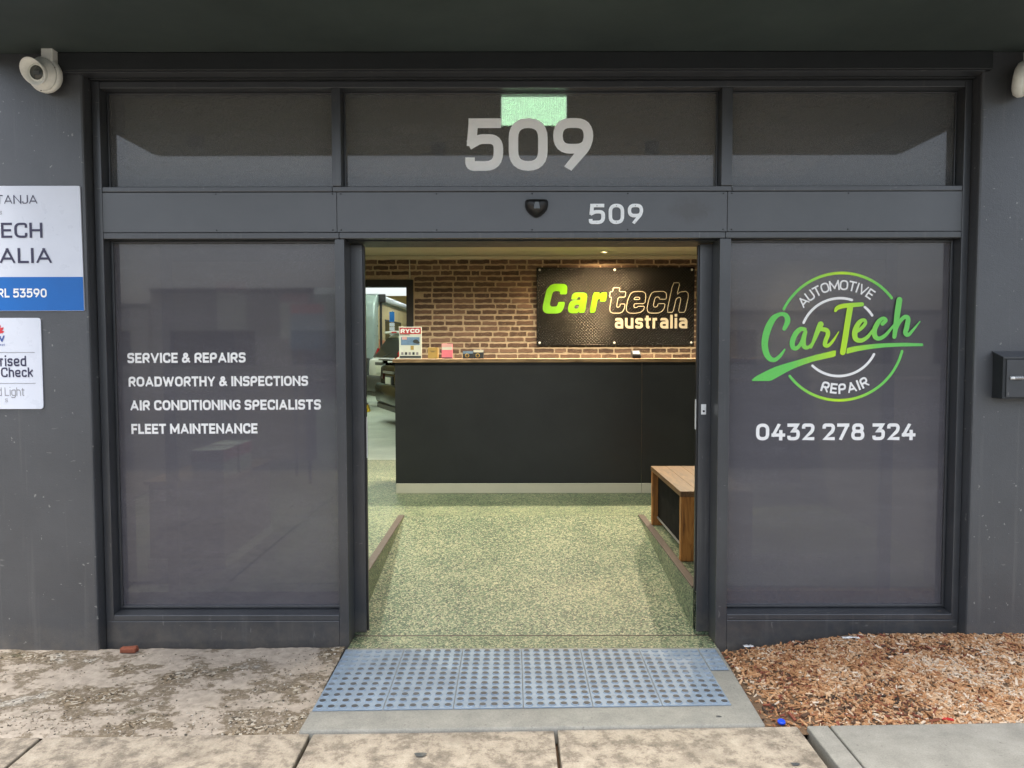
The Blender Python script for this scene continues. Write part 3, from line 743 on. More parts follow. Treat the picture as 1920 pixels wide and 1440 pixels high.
# frame members
fr = 'charcoal_frame'
def post(x0, x1, z0, z1, y0=PY, y1=3.985): return box('post', x0, x1, y0, y1, z0, z1, fr, B, .003)
post(-2.100, -2.060, -.12, 2.868); post(2.268, 2.304, -.12, 2.868)
post(-.902, -.856, 2.347, 2.832); post(1.053, 1.108, 2.347, 2.832)
post(-.893, -.844, -.08, 2.084, PY - .004); post(1.049, 1.106, -.08, 2.084, PY - .004)
def rail(x0, x1, z0, z1, y0=PY + .002, y1=3.98, n='rail'): return box(n, x0, x1, y0, y1, z0, z1, fr, B, .003)
rail(-2.060, 2.268, 2.833, 2.867)
for x0, x1 in ((-2.060, -.902), (-.902, 1.108), (1.108, 2.268)): rail(x0 + .001, x1 - .001, 2.320, 2.346, PY)
for x0, x1 in ((-2.060, -.870), (-.870, 1.078), (1.078, 2.268)): rail(x0 + .001, x1 - .001, 2.0855, 2.117, PY - .002)
# header panels, screwed on, with the metal numerals
panels = []
for x0, x1 in ((-2.096, -.882), (-.880, 1.086), (1.088, 2.303)):
    p = box('header_panel', x0, x1, PY + .004, 3.96, 2.1185, 2.3185, 'header_panel_paint', B, .002); panels.append(p)
    k = 2 if x1 - x0 < 1.5 else 4
    for i in range(k + 1):
        for z in (2.129, 2.309):
            x = x0 + .02 + (x1 - x0 - .04) * i / k
            lathe('screw', [(0, 0), (.0042, 0), (.0036, .0022), (0, .0026)], 'matt_black', p, axis_matrix(Vector((x, PY + .005, z)), (0, -1, 0)), 8)
NUM = [('5', .388, .470), ('0', .488, .566), ('9', .584, .661)]
for ch, x0, x1 in NUM:
    nm = lettering('numeral', ch, x0, x1, 2.156, 2.257, PY + .0035, 'brushed_metal', panels[1], .17, depth=.006)
    for z in (2.166, 2.247):
        lathe('screw', [(0, 0), (.003, 0), (0, .0015)], 'alloy', nm, axis_matrix(Vector(((x0 + x1) / 2, PY - .0025, z)), (0, -1, 0)), 8)

# windows
def window(x0, x1, z0, z1, mat, label):
    o = box('window', x0, x1, GY, GY + .008, z0, z1, mat, B, 0); o['label'] = label; return o
w_tl = window(-2.059, -.903, 2.347, 2.832, 'transom_film', 'left tinted transom window')
w_tm = window(-.855, 1.052, 2.347, 2.832, 'transom_film', 'middle tinted transom window with white 509')
w_tr = window(1.109, 2.267, 2.347, 2.832, 'transom_film', 'right tinted transom window')
w_l = window(-2.059, -.894, .172, 2.084, 'window_film', 'left tinted shop window listing services')
w_r = window(1.107, 2.267, .172, 2.084, 'window_film', 'right tinted shop window with green round logo and phone number')
def beads(w, x0, x1, z0, z1, d=.012):
    for a, b_, c, d_ in ((x0, x0 + d, z0, z1), (x1 - d, x1, z0, z1), (x0 + d, x1 - d, z1 - d, z1), (x0 + d, x1 - d, z0, z0 + d)):
        box('glazing_bead', a, b_, GY - .014, GY - .0005, c, d_, fr, w, .002)
beads(w_tl, -2.059, -.903, 2.347, 2.832, .008); beads(w_tm, -.855, 1.052, 2.347, 2.832, .008); beads(w_tr, 1.109, 2.267, 2.347, 2.832, .008)
beads(w_l, -2.059, -.894, .172, 2.084); beads(w_r, 1.107, 2.267, .172, 2.084)
for w, x0, x1 in ((w_l, -2.059, -.894), (w_r, 1.107, 2.267)):
    prism('sill', [(PY - .004, .128), (PY - .004, .158), (GY + .02, .171), (GY + .02, .128)], x0, x1, fr, w, .003, 'X')
    prism('plinth', [(PY - .002, -.13), (PY - .002, .1265), (3.98, .1265), (3.98, -.13)], x0 - (.036 if x0 < 0 else 0), x1 + (.03 if x0 > 0 else 0), fr, B, .003, 'X')

# lettering on the glass (vinyl, 1 mm in front of it)
LY = GY - .0012
lettering('lettering', '509', -.237, .417, 2.440, 2.705, LY, 'number_vinyl', w_tm, .185, gap=.11)
for s, x0, x1, z0, z1 in (('SERVICE & REPAIRS', -1.994, -1.381, 1.4585, 1.511), ('ROADWORTHY & INSPECTIONS', -1.991, -1.059, 1.336, 1.388),
                          ('AIR CONDITIONING SPECIALISTS', -1.986, -.994, 1.212, 1.265), ('FLEET MAINTENANCE', -1.983, -1.326, 1.089, 1.142)):
    lettering('lettering', s, x0, x1, z0, z1, LY, 'white_vinyl', w_l, .215, rot=R(.18), gap=.09)
lettering('lettering', '0432 278 324', 1.271, 2.102, 1.050, 1.138, LY, 'white_vinyl', w_r, .195, gap=.12)
# round logo: drawn on a 1883 x 1440 layout, 5.538 units per pixel of the window photograph
LS = .0027725 / 5.538; LCX, LCZ = 1.705, 1.5885
def TL(u, v, y): return (LCX + (u - 975) * LS, y, LCZ - (v - 733) * LS)
def arc_pts(cx, cy, r, a0, a1, w, n=40): return [(cx + r * math.cos(R(a0 + (a1 - a0) * k / n)), cy - r * math.sin(R(a0 + (a1 - a0) * k / n)), w) for k in range(n + 1)]
bm = bmesh.new()
bm_ribbon(bm, arc_pts(967, 735, 657, 154, 37.5, 28, 60), False, TL, LY)
bm_ribbon(bm, arc_pts(967, 735, 657, 218, 347, 28, 60), False, TL, LY)
from_bm('logo_ring', bm, 'gradient_green', w_r)
bm = bmesh.new()
for a0, a1 in ((158, 72.5), (50.5, 34), (227, 334)): bm_ribbon(bm, arc_pts(957, 738, 402, a0, a1, 26, 40), False, TL, LY - .0001)
from_bm('logo_ring', bm, 'white_vinyl', w_r)
def arc_text(txt, cx, cy, r, a0, a1, h, flip, sw):
    gap = .16; gl = [glyph_quads(ch, sw) for ch in txt]; tot = sum(w for _, w in gl) + gap * (len(txt) - 1); pos = 0
    vs, fs = [], []
    for qs, w in gl:
        ang = R(a0 + (a1 - a0) * (pos + w / 2) / tot); pos += w + gap
        er = (math.cos(ang), -math.sin(ang)); et = (math.sin(ang), math.cos(ang))
        for qi, (q, l) in enumerate(qs):
            n = len(vs)
            for p in q:
                x = (p.x - w / 2) * h; y = p.y * h
                if not flip: u = cx + er[0] * (r + y) + et[0] * x; v = cy + er[1] * (r + y) + et[1] * x
                else: u = cx + er[0] * (r - y) - et[0] * x; v = cy + er[1] * (r - y) - et[1] * x
                vs.append(TL(u, v, LY - .0002 - .00012 * l - .000012 * qi))
            fs.append((n, n + 1, n + 2, n + 3))
    me = bpy.data.meshes.new('lettering'); me.from_pydata(vs, [], fs); return finish('lettering', me, 'white_vinyl', w_r)
arc_text('AUTOMOTIVE', 967, 735, 482, 141.5, 52.5, 104, False, .155)
arc_text('REPAIR', 967, 735, 590, 250, 302.5, 108, True, .19)
strokes = [
    [(385, 650, 40), (418, 570, 56), (398, 512, 50), (340, 500, 40), (270, 545, 62), (215, 650, 72), (186, 775, 68), (195, 880, 64), (232, 950, 56), (285, 972, 44), (340, 935, 36), (392, 865, 18)],
    [(598, 655, 36), (550, 655, 48), (500, 705, 54), (470, 785, 54), (478, 842, 48), (515, 850, 42), (555, 805, 36), (596, 700, 34)],
    [(602, 680, 40), (582, 770, 54), (592, 832, 48), (632, 842, 36), (668, 808, 24), (694, 750, 24)],
    [(758, 605, 62), (738, 650, 56), (705, 735, 44), (662, 842, 26)],
    [(735, 660, 30), (780, 656, 44), (826, 672, 46), (832, 715, 46), (812, 770, 46), (806, 818, 44), (842, 822, 36), (892, 768, 26), (945, 682, 10)],
    [(1058, 425, 62), (1032, 600, 60), (1012, 750, 60), (990, 895, 58)],
    [(905, 465, 30), (925, 437, 44), (980, 418, 46), (1070, 408, 46), (1178, 400, 42)],
    [(1108, 690, 34), (1172, 650, 36), (1216, 595, 36), (1200, 560, 34), (1150, 590, 50), (1110, 680, 58), (1120, 755, 52), (1180, 772, 44), (1248, 728, 36), (1310, 640, 24)],
    [(1392, 602, 40), (1424, 565, 40), (1398, 543, 34), (1352, 578, 48), (1312, 660, 52), (1318, 730, 52), (1362, 752, 42), (1430, 712, 36), (1512, 610, 22)],
    [(1560, 355, 60), (1545, 470, 60), (1530, 610, 54), (1516, 735, 42)],
    [(1522, 690, 26), (1562, 590, 36), (1615, 532, 42), (1652, 548, 48), (1642, 630, 52), (1630, 695, 50), (1660, 714, 38), (1712, 658, 26), (1775, 578, 12)]]
bm = bmesh.new()
for k, st in enumerate(strokes): bm_ribbon(bm, catmull(st, 7), False, TL, LY - .0004 - .0009 * k)
from_bm('lettering', bm, 'gradient_green', w_r)
bm = bmesh.new()
bm_poly(bm, chaikin([(55, 1178), (100, 1140), (200, 1088), (300, 1042), (400, 1010), (500, 982), (700, 924), (925, 870), (920, 937), (700, 985), (600, 1018), (500, 1056), (420, 1095), (350, 1135), (250, 1190), (62, 1190)], .1), TL, LY - .0003)
bm_poly(bm, chaikin([(1038, 850), (1120, 832), (1200, 820), (1320, 808), (1450, 800), (1640, 797), (1822, 803), (1826, 832), (1600, 834), (1440, 842), (1300, 857), (1160, 880), (1032, 911)], .1), TL, LY - .0003)
from_bm('logo_swoosh', bm, 'gradient_green', w_r)

# door head and sliding doors
box('door_head', -.842, 1.047, 3.90, 4.14, 2.079, 2.084, 'trim_paint', B, 0)
box('door_track_box', -1.95, 2.15, 3.992, 4.15, 2.086, 2.30, 'matt_black', B, .004)
def sliding_door(x0, x1, lead, label):
    t = thing('sliding_door', ((x0 + x1) / 2, 4.01, .002), label, 'door', 'sliding glass doors of the shop entrance')
    y0, y1 = 3.992, 4.03
    sw = .082
    box('stile', x0, x0 + (sw if lead == 'x0' else .06), y0, y1, .012, 2.076, fr, t, .003)
    box('stile', x1 - (sw if lead == 'x1' else .06), x1, y0, y1, .012, 2.076, fr, t, .003)
    a = x0 + (sw if lead == 'x0' else .06); b = x1 - (sw if lead == 'x1' else .06)
    box('rail', a, b, y0 + .001, y1 - .001, 1.99, 2.075, fr, t, .003); box('rail', a, b, y0 + .001, y1 - .001, .013, .11, fr, t, .003)
    box('pane', a, b, 4.008, 4.014, .11, 1.99, 'clear_glass', t, 0)
    xs = x1 if lead == 'x1' else x0
    box('rubber_seal', xs - (0 if lead == 'x1' else .010), xs + (.010 if lead == 'x1' else 0), y0 + .008, y1 - .008, .02, 2.07, 'black_plastic', t, .002)
    if lead == 'x0':
        l = box('lock', x0 + .014, x0 + .040, y0 - .006, y0 + .001, 1.18, 1.235, 'brushed_metal', t, .002)
        lathe('keyhole', [(0, 0), (.006, 0), (.005, .003), (0, .003)], 'matt_black', l, axis_matrix(Vector((x0 + .027, y0 - .006, 1.198)), (0, -1, 0)), 10)
        box('edge_strip', x0 - .012, x0 - .0105, y0 + .006, y1 - .01, 1.10, 1.26, 'brushed_metal', t, 0)
    else:
        box('edge_strip', x1 + .0105, x1 + .012, y0 + .006, y1 - .01, .95, 1.17, 'brushed_metal', t, 0)
    return t
sliding_door(-1.84, -.782, 'x1', 'left leaf of the dark framed sliding door, slid behind the services window')
sliding_door(.985, 2.02, 'x0', 'right leaf of the dark framed sliding door with small silver lock')

# ---------------------------------------------------------------- things on the facade
def sensor():
    t = thing('door_sensor', (.125, PY, 2.19), 'black shield shaped motion sensor on the header panel above the doorway', 'sensor')
    bm = bmesh.new(); rings = []
    out = [(-1, .8), (-.92, .95), (-.5, 1), (0, 1), (.5, 1), (.92, .95), (1, .8), (1, .35), (.9, -.1), (.62, -.55), (.3, -.88), (0, -1), (-.3, -.88), (-.62, -.55), (-.9, -.1), (-1, .35)]
    for s, yy, up in ((1, 0, 0), (1, .02, 0), (.9, .042, .004), (.66, .058, .008), (.3, .064, .012)):
        rings.append([bm.verts.new((.125 + a * .058 * s, PY + .003 - yy, 2.232 + up + b * .042 * s)) for a, b in out])
    for a, b in zip(rings, rings[1:]):
        for i in range(16): bm.faces.new((a[i], a[(i + 1) % 16], b[(i + 1) % 16], b[i]))
    bm.faces.new(rings[-1]); bmesh.ops.recalc_face_normals(bm, faces=bm.faces)
    from_bm('housing', bm, 'black_plastic', t, True)
    prism('lens_window', [(.108, 2.222), (.142, 2.222), (.136, 2.258), (.114, 2.258)], PY - .063, PY - .057, 'car_glass', t, .002)
sensor()
def security_camera(pos, aim, label):
    """turret camera: round base, ball housing, hood and lens, looking along aim"""
    p = Vector(pos); d = Vector(aim).normalized()
    t = thing('security_camera', p, label, 'camera', 'white security cameras under the awning')
    box('bracket', p.x + .005, p.x + .060, WY - .075, WY + .002, p.z + .045, 2.975, 'white_plastic', t, .004)
    Mb = axis_matrix(p - d * .060, d)
    lathe('base', [(0, -.024), (.056, -.024), (.074, -.016), (.084, .002), (.083, .020), (.076, .029), (0, .029)], 'white_plastic', t, Mb, 32)
    hs_ = lathe('housing', [(.074, .026), (.077, .031), (.074, .038), (.064, .048), (.054, .058), (.050, .066), (0, .066)], 'white_plastic', t, Mb, 32)
    bm = bmesh.new(); seg = 32; up = Vector((0, 0, 1)) - d * d.z; up.normalize(); sd_ = d.cross(up)
    rows = []
    for k in range(seg):
        a = 2 * math.pi * k / seg; h = .012 + .042 * max(0, math.sin(a) * .55 + .45)
        cs = sd_ * math.cos(a) + up * math.sin(a)
        c0 = p - d * .060
        rows.append([bm.verts.new(c0 + d * .056 + cs * .051), bm.verts.new(c0 + d * (.066 + h) + cs * .060), bm.verts.new(c0 + d * (.066 + h) + cs * .057), bm.verts.new(c0 + d * .0665 + cs * .042)])
    for k in range(seg):
        a, b = rows[k], rows[(k + 1) % seg]
        for i in range(3): bm.faces.new((a[i], b[i], b[i + 1], a[i + 1]))
    bmesh.ops.recalc_face_normals(bm, faces=bm.faces); from_bm('hood', bm, 'white_plastic', t, True)
    ln = lathe('lens', [(0, .0675), (.033, .0675), (.033, .070), (0, .0705)], 'car_glass', t, Mb, 24)
    M2 = axis_matrix(p - d * .060 + d * .0715, d)
    bm = bmesh.new(); vs = [bm.verts.new(M2 @ Vector(q)) for q in ((-.016, -.008, 0), (.016, -.008, 0), (.016, .008, 0), (-.016, .008, 0))]; bm.faces.new(vs)
    from_bm('sensor_window', bm, 'bumper_grey', ln)
    for a in (20, 140, 260):
        q = M2 @ Vector((.076 * math.cos(R(a)), .076 * math.sin(R(a)), -.036))
        lathe('screw', [(0, 0), (.004, 0), (0, .002)], 'bumper_grey', hs_, axis_matrix(q, d), 8)
security_camera((-2.262, WY - .095, 2.850), (-.10, -.96, -.14), 'white round security camera with hooded lens above the white and blue sign')
security_camera((2.500, WY - .095, 2.815), (.75, -.60, -.16), 'white round security camera cut off by the right edge of the picture')
def key_box():
    x0, x1, z0, z1, yb, yf = 2.398, 2.640, 1.280, 1.482, WY - .001, WY - .082
    t = thing('key_box', ((x0 + x1) / 2, WY, z0), 'dark metal key cabinet with sloped lid and combination lock on the right wall', 'key box')
    prism('body', [(yb, z0), (yb, z1 + .026), (yf, z1), (yf, z0)], x0, x1, 'trim_paint', t, .003, 'X')
    prism('lid', [(yb, z1 + .027), (yb, z1 + .031), (yf - .008, z1 + .004), (yf - .008, z1 - .004), (yf - .005, z1 - .004), (yf - .004, z1 + .0015)], x0 - .004, x1 + .004, fr, t, 0, 'X')
    d = box('door', x0 + .016, x1 - .010, yf - .005, yf - .0005, z0 + .010, z1 - .010, fr, t, .0015)
    lk = tube('lock', (x0 + .032, yf - .011, 1.384), (x0 + .090, yf - .011, 1.384), .008, 'brushed_metal', d, 14)
    for i in range(4): tube('dial', (x0 + .050 + i * .010, yf - .011, 1.384), (x0 + .0565 + i * .010, yf - .011, 1.384), .0105, 'alloy', lk, 14)
key_box()
def wall_sign_a():
    y = WY - .008
    t = thing('wall_sign', (-2.75, WY, 1.721), 'white wall sign with navy capitals and blue licence band, cut by the picture edge', 'sign')
    p = prism('panel', chaikin([(-3.35, 1.721), (-2.121, 1.721), (-2.126, 2.335), (-3.35, 2.335)], .006), y, WY - .0005, 'sign_white', t, .001)
    prism('blue_band', [(-3.348, 1.7225), (-2.1225, 1.7225), (-2.1235, 1.889), (-3.348, 1.889)], y - .0008, y - .0001, 'sign_blue', t)
    for s, x0, x1, z0, z1, m, b in (('TANJA', -2.540, -2.337, 2.248, 2.290, 'ink_navy', .105), ('TECH', -2.592, -2.316, 2.081, 2.155, 'ink_navy', .15),
                                    ('RALIA', -2.611, -2.273, 1.957, 2.031, 'ink_navy', .15), ('RL 53590', -2.548, -2.305, 1.788, 1.832, 'white_vinyl', .19)):
        lettering('lettering', s, x0, x1, z0, z1, y - .0016, m, t, b)
    lettering('lettering', 's', -2.527, -2.513, 2.196, 2.212, y - .0016, 'ink_grey', t, .1)
wall_sign_a()
def wall_sign_b():
    y = WY - .007
    t = thing('wall_sign', (-2.6, WY, 1.233), 'smaller white sign with rounded corners and red flower emblem below the blue band', 'sign')
    def rr(x0, x1, z0, z1, r):
        out = []
        for cx, cz, a in ((x1 - r, z1 - r, 0), (x0 + r, z1 - r, 90), (x0 + r, z0 + r, 180), (x1 - r, z0 + r, 270)):
            out += [(cx + r * math.cos(R(a + 18 * k)), cz + r * math.sin(R(a + 18 * k))) for k in range(6)]
        return out
    prism('panel', rr(-2.92, -2.341, 1.233, 1.687, .016), y, WY - .0005, 'sign_white', t, .001)
    for z in (1.516, 1.362): box('rule_line', -2.90, -2.375, y - .0012, y - .0005, z - .0012, z + .0012, 'ink_grey', t, 0)
    for s, x0, x1, z0, z1, m, b in (('W', -2.572, -2.521, 1.569, 1.600, 'ink_blue', .2), ('ENT', -2.555, -2.521, 1.549, 1.558, 'ink_blue', .18), ('rised', -2.549, -2.419, 1.447, 1.502, 'ink_navy', .165),
                                    ('Check', -2.546, -2.386, 1.393, 1.441, 'ink_navy', .165), ('d Light', -2.568, -2.432, 1.289, 1.344, 'ink_grey', .09), ('s', -2.530, -2.517, 1.268, 1.286, 'ink_grey', .09)):
        lettering('lettering', s, x0, x1, z0, z1, y - .0012, m, t, b)
    bm = bmesh.new()
    Tp = lambda u, v, yy: (u, yy, v)
    for k, (a, L, w) in enumerate(((12, .040, .013), (38, .046, .014), (64, .046, .014), (90, .050, .015), (116, .046, .014), (142, .046, .014), (168, .040, .013))):
        cx, cz = -2.561, 1.612; ca, sa = math.cos(R(a)), math.sin(R(a))
        pts = [(0, 0), (L * .45, w / 2), (L * .8, w * .42), (L, 0), (L * .8, -w * .42), (L * .45, -w / 2)]
        bm_poly(bm, [(cx + u * ca - v * sa, cz + u * sa + v * ca) for u, v in pts], Tp, y - .0012 - .0001 * k)
    from_bm('flower_emblem', bm, 'ink_red', t)
wall_sign_b()

# ================================================================== INSIDE THE SHOP
FZ, CY_, BY = .23, 6.72, 8.75
struct(prism('threshold', [(-.842, 3.79), (1.047, 3.79), (1.047, 3.96), (-.842, 3.96)], -.07, .003, 'green_terrazzo', None, .002, 'Z'))
bm = bmesh.new()
v = [bm.verts.new(p) for p in ((-.836, 3.961, .002), (.975, 3.961, .002), (.975, 5.807, FZ - .001), (-.836, 5.807, FZ - .001))]; bm.faces.new(v)
struct(from_bm('entry_ramp', bm, 'green_terrazzo'))
struct(box('door_track', -.84, 1.045, 3.958, 3.966, .0, .0055, 'nosing_brown', None, .001))
# raised floor: left, right and rear pieces with faces down to the ramp
struct(box('shop_floor', -3.3, -.836, 4.00, BY, -.1, FZ, 'green_terrazzo', None, 0))
struct(box('shop_floor', .975, 2.6, 4.00, BY, -.1, FZ, 'green_terrazzo', None, 0))
struct(box('shop_floor', -.836, .975, 5.807, BY, -.1, FZ, 'green_terrazzo', None, 0))
tag(box('edge_strip', -.882, -.835, 4.05, 5.81, FZ + .0005, FZ + .010, 'nosing_brown', None, .003), 'brown nosing strip along the left side of the entry ramp', 'nosing strip', 'nosing strips beside the ramp')
tag(box('edge_strip', .974, 1.022, 4.05, 5.81, FZ + .0005, FZ + .010, 'nosing_brown', None, .003), 'brown nosing strip along the right side of the entry ramp, beside the bench', 'nosing strip', 'nosing strips beside the ramp')
struct(box('shop_wall_left', -3.4, -3.3, 4.2, 8.85, -.1, 3.2, 'interior_wall', None, 0))
struct(box('shop_wall_right', 2.6, 2.7, 4.2, 8.85, -.1, 3.2, 'interior_wall', None, 0))
struct(box('shop_ceiling', -3.4, 2.7, 4.19, 7.10, 3.06, 3.16, 'ceiling_paint', None, 0))
struct(box('rear_ceiling', -3.4, 2.7, 7.0, 8.85, 2.585, 2.68, 'ceiling_paint', None, 0))
struct(box('bulkhead', -3.4, 2.7, 6.9, 6.999, 2.585, 3.06, 'ceiling_paint', None, 0))
struct(box('roof_slab', -4.4, 4.6, 4.185, 8.9, 3.2, 3.4, 'soffit_paint', None, 0))
# brick feature wall with the workshop doorway on the left (opening x -2.30..-1.205, up to 2.228)
bw = struct(box('brick_wall', -1.205, 2.6, BY, BY + .10, -.1, 2.585, 'brick_mortar', None, 0))
box('wall_piece', -3.3, -2.30, BY, BY + .10, -.1, 2.585, 'brick_mortar', bw, 0)
box('wall_piece', -2.30, -1.205, BY, BY + .10, 2.30, 2.585, 'brick_mortar', bw, 0)
box('cornice', -3.3, 2.6, BY - .022, BY - .0005, 2.542, 2.583, 'cream_paint', bw, .004)
def brick_variant(L):
    h = .046; bm = bmesh.new(); out = []
    n = 7
    for i in range(n): out.append((-L / 2 + L * i / (n - 1), h / 2 + random.uniform(-.006, .003)))
    out.append((L / 2 + random.uniform(-.004, .004), 0))
    for i in range(n): out.append((L / 2 - L * i / (n - 1), -h / 2 + random.uniform(-.003, .006)))
    out.append((-L / 2 + random.uniform(-.004, .004), 0))
    out = chaikin(out, .22)
    A = [bm.verts.new((x, 0, z)) for x, z in out]
    B_ = [bm.verts.new((x * .985, -.009, z * .90)) for x, z in out]
    bm.faces.new(B_); m = len(out)
    for i in range(m): bm.faces.new((A[i], A[(i + 1) % m], B_[(i + 1) % m], B_[i]))
    bmesh.ops.recalc_face_normals(bm, faces=bm.faces)
    me = bpy.data.meshes.new('brick'); bm.to_mesh(me); bm.free(); me.materials.append(MATS['brick_face']); return me
bvar = {L: [brick_variant(L) for _ in range(5)] for L in (.085, .125, .165, .195, .225)}
zc = 2.542 - .030; row = 0; nb = 0
while zc > 1.40:
    x = -1.80 + random.uniform(-.2, 0)
    while x < 2.34:
        L = random.choice((.085, .125, .165, .165, .195, .195, .195, .225, .225, .225)); a, b = x, x + L
        x = b + .017
        if zc < 2.335 and b < -1.02: x = max(x, -1.118 + random.choice((0, 0, .0))) if b < -1.118 else x; continue
        if zc < 2.335 and a < -1.118: continue
        if a < -2.0: continue
        if a > .34 and b < 2.04 and 1.60 < zc < 2.40: continue       # hidden behind the sign board
        o = bpy.data.objects.new('brick', random.choice(bvar[L])); C.objects.link(o); o.parent = bw
        o.location = Vector(((a + b) / 2, BY + .0005, zc + random.uniform(-.002, .002))) - WORLD[bw]; o.rotation_euler = (0, R(random.uniform(-.8, .8)), 0); nb += 1
    zc -= .0637; row += 1
print('bricks', nb)
df = thing('door_frame', (-1.17, BY, FZ), 'black frame of the open doorway through to the workshop', 'door frame')
box('jamb', -1.210, -1.132, BY - .035, BY + .12, FZ, 2.228, 'matt_black', df, .004)
box('jamb', -2.380, -2.300, BY - .035, BY + .12, FZ, 2.228, 'matt_black', df, .004)
box('head', -2.380, -1.132, BY - .035, BY + .12, 2.2285, 2.307, 'matt_black', df, .004)
tag(tube('cable', (-1.166, BY - .014, 2.307), (-1.175, BY - .014, 2.60), .006, 'cream_paint', None, 8), 'thin pale cable running from the ceiling to the black door frame', 'cable')

# reception counter
t = thing('reception_counter', (.5, CY_, FZ), 'long black reception counter with timber top and cream skirting', 'counter')
box('front_panel', -1.040, 1.153, CY_, CY_ + .03, FZ + .090, 1.400, 'counter_black', t, .002)
box('front_panel', 1.156, 2.58, CY_, CY_ + .03, FZ + .090, 1.400, 'counter_black', t, .002)
box('side_panel', -1.040, -1.012, CY_ + .031, CY_ + .60, FZ + .002, 1.400, 'counter_black', t, .002)
box('kick_board', -1.036, 1.154, CY_ - .010, CY_ + .028, FZ + .001, FZ + .089, 'cream_paint', t, .002)
box('kick_board', 1.157, 2.58, CY_ - .010, CY_ + .028, FZ + .001, FZ + .089, 'cream_paint', t, .002)
box('benchtop', -1.058, 2.59, CY_ - .018, CY_ + .42, 1.4005, 1.432, 'counter_wood', t, .003)
tz = 1.4325
def card_box(name, x0, x1, y0, y1, z1, mat, label, cat, extra=()):
    t = thing(name, ((x0 + x1) / 2, (y0 + y1) / 2, tz), label, cat)
    b = box('carton', x0, x1, y0, y1, tz, z1, mat, t, .0015)
    for nme, a, b_, c, d, m in extra: box(nme, a, b_, y0 - .0012, y0 - .0002, c, d, m, t, 0)
    return t
t = card_box('display_card', -1.027, -.822, 6.90, 6.925, 1.722, 'card_white', 'upright white and red RYCO product card at the left end of the counter', 'display card',
    [('header_print', -1.021, -.828, 1.656, 1.714, 'card_red'), ('photo_print', -1.010, -.840, 1.556, 1.628, 'card_blue'), ('footer_print', -1.021, -.828, 1.440, 1.458, 'card_dark'),
     ('rule_print', -1.021, -.93, 1.646, 1.652, 'card_dark')])
lettering('lettering', 'RYCO', -1.012, -.838, 1.666, 1.704, 6.8975, 'white_vinyl', t, .26, gap=.05)
bm = bmesh.new()
for (cx, cz, r0, r1) in ((-.875, 1.590, .026, .018), (-.858, 1.580, .020, .012)): bm_poly(bm, [(cx + r0 * math.cos(2 * math.pi * k / 14), cz + r1 * math.sin(2 * math.pi * k / 14)) for k in range(14)], lambda u, v, y: (u, y, v), 6.8978 - r0 * .01)
from_bm('product_print', bm, 'bumper_grey', t)
box('product_print', -.922, -.894, 6.8974, 6.8986, 1.514, 1.550, 'card_yellow', t, 0)
box('price_print', -1.000, -.955, 6.8974, 6.8986, 1.606, 1.632, 'card_pale_pink', t, 0)
for k in range(5): box('text_print', -1.008 + k * .034, -.988 + k * .034, 6.8984, 6.8996, 1.468, 1.492, 'card_dark' if k % 2 else 'ink_grey', t, 0)
card_box('parts_carton', -.766, -.677, 6.91, 6.99, 1.534, 'card_yellow', 'small mustard yellow carton on the counter', 'carton', [('label_print', -.748, -.697, 1.50, 1.503, 'card_dark'), ('label_print', -.738, -.707, 1.492, 1.495, 'card_dark')])
card_box('leaflet_holder', -.640, -.541, 6.90, 6.93, 1.567, 'card_pink', 'pink leaflet standing on the counter between cartons', 'leaflet', [('print', -.638, -.543, 1.512, 1.538, 'card_white'), ('print', -.638, -.543, 1.538, 1.565, 'card_pale_pink'), ('print', -.638, -.543, 1.4345, 1.443, 'card_dark')])
def bulb_pack(x0, z1, label, top):
    t = card_box('bulb_pack', x0, x0 + .094, 6.90, 6.96, z1, 'card_dark', label, 'packet', [('header_print', x0 + .002, x0 + .092, z1 - .024, z1 - .002, top)])
    t['group'] = 'dark blue packets on the counter'
    lathe('ring_print', [(.012, 0), (.020, 0), (.020, .002), (.012, .002)], 'card_yellow', t, axis_matrix(Vector((x0 + .040, 6.8999, tz + .028)), (0, -1, 0)), 16)
    return t
bulb_pack(-.448, 1.502, 'lower dark packet with blue header, left of its taller twin on the counter', 'card_blue')
bulb_pack(-.352, 1.513, 'taller dark packet with white header, right of its twin on the counter', 'card_white')
t = thing('card_reader', (1.135, 6.93, tz), 'small black card reader on the counter below the sign board', 'card reader')
prism('body', [(6.89, tz), (6.89, tz + .030), (6.96, tz + .072), (6.985, tz + .072), (6.985, tz)], 1.095, 1.175, 'black_plastic', t, .004, 'X')
prism('screen', [(6.902, tz + .0385), (6.902, tz + .040), (6.950, tz + .068), (6.950, tz + .0665)], 1.105, 1.165, 'ink_grey', t, 0, 'X')

# timber bench
t = thing('wooden_bench', (1.24, 5.05, FZ), 'warm brown timber box bench with black inner panel beside the ramp', 'bench')
box('end_panel', 1.024, 1.46, 4.555, 4.595, FZ + .001, .628, 'bench_wood', t, .003)
box('end_panel', 1.024, 1.46, 5.492, 5.532, FZ + .001, .628, 'bench_wood', t, .003)
for i in range(4): box('top_plank', 1.020 + i * .111, 1.1295 + i * .111, 4.552, 5.535, .6285, .662, 'bench_top_wood', t, .002)
box('inner_panel', 1.066, 1.082, 4.596, 5.491, FZ + .055, .628, 'void_black', t, .001)
box('trim_strip', 1.060, 1.0655, 4.596, 5.491, FZ + .055, FZ + .068, 'alloy', t, 0)

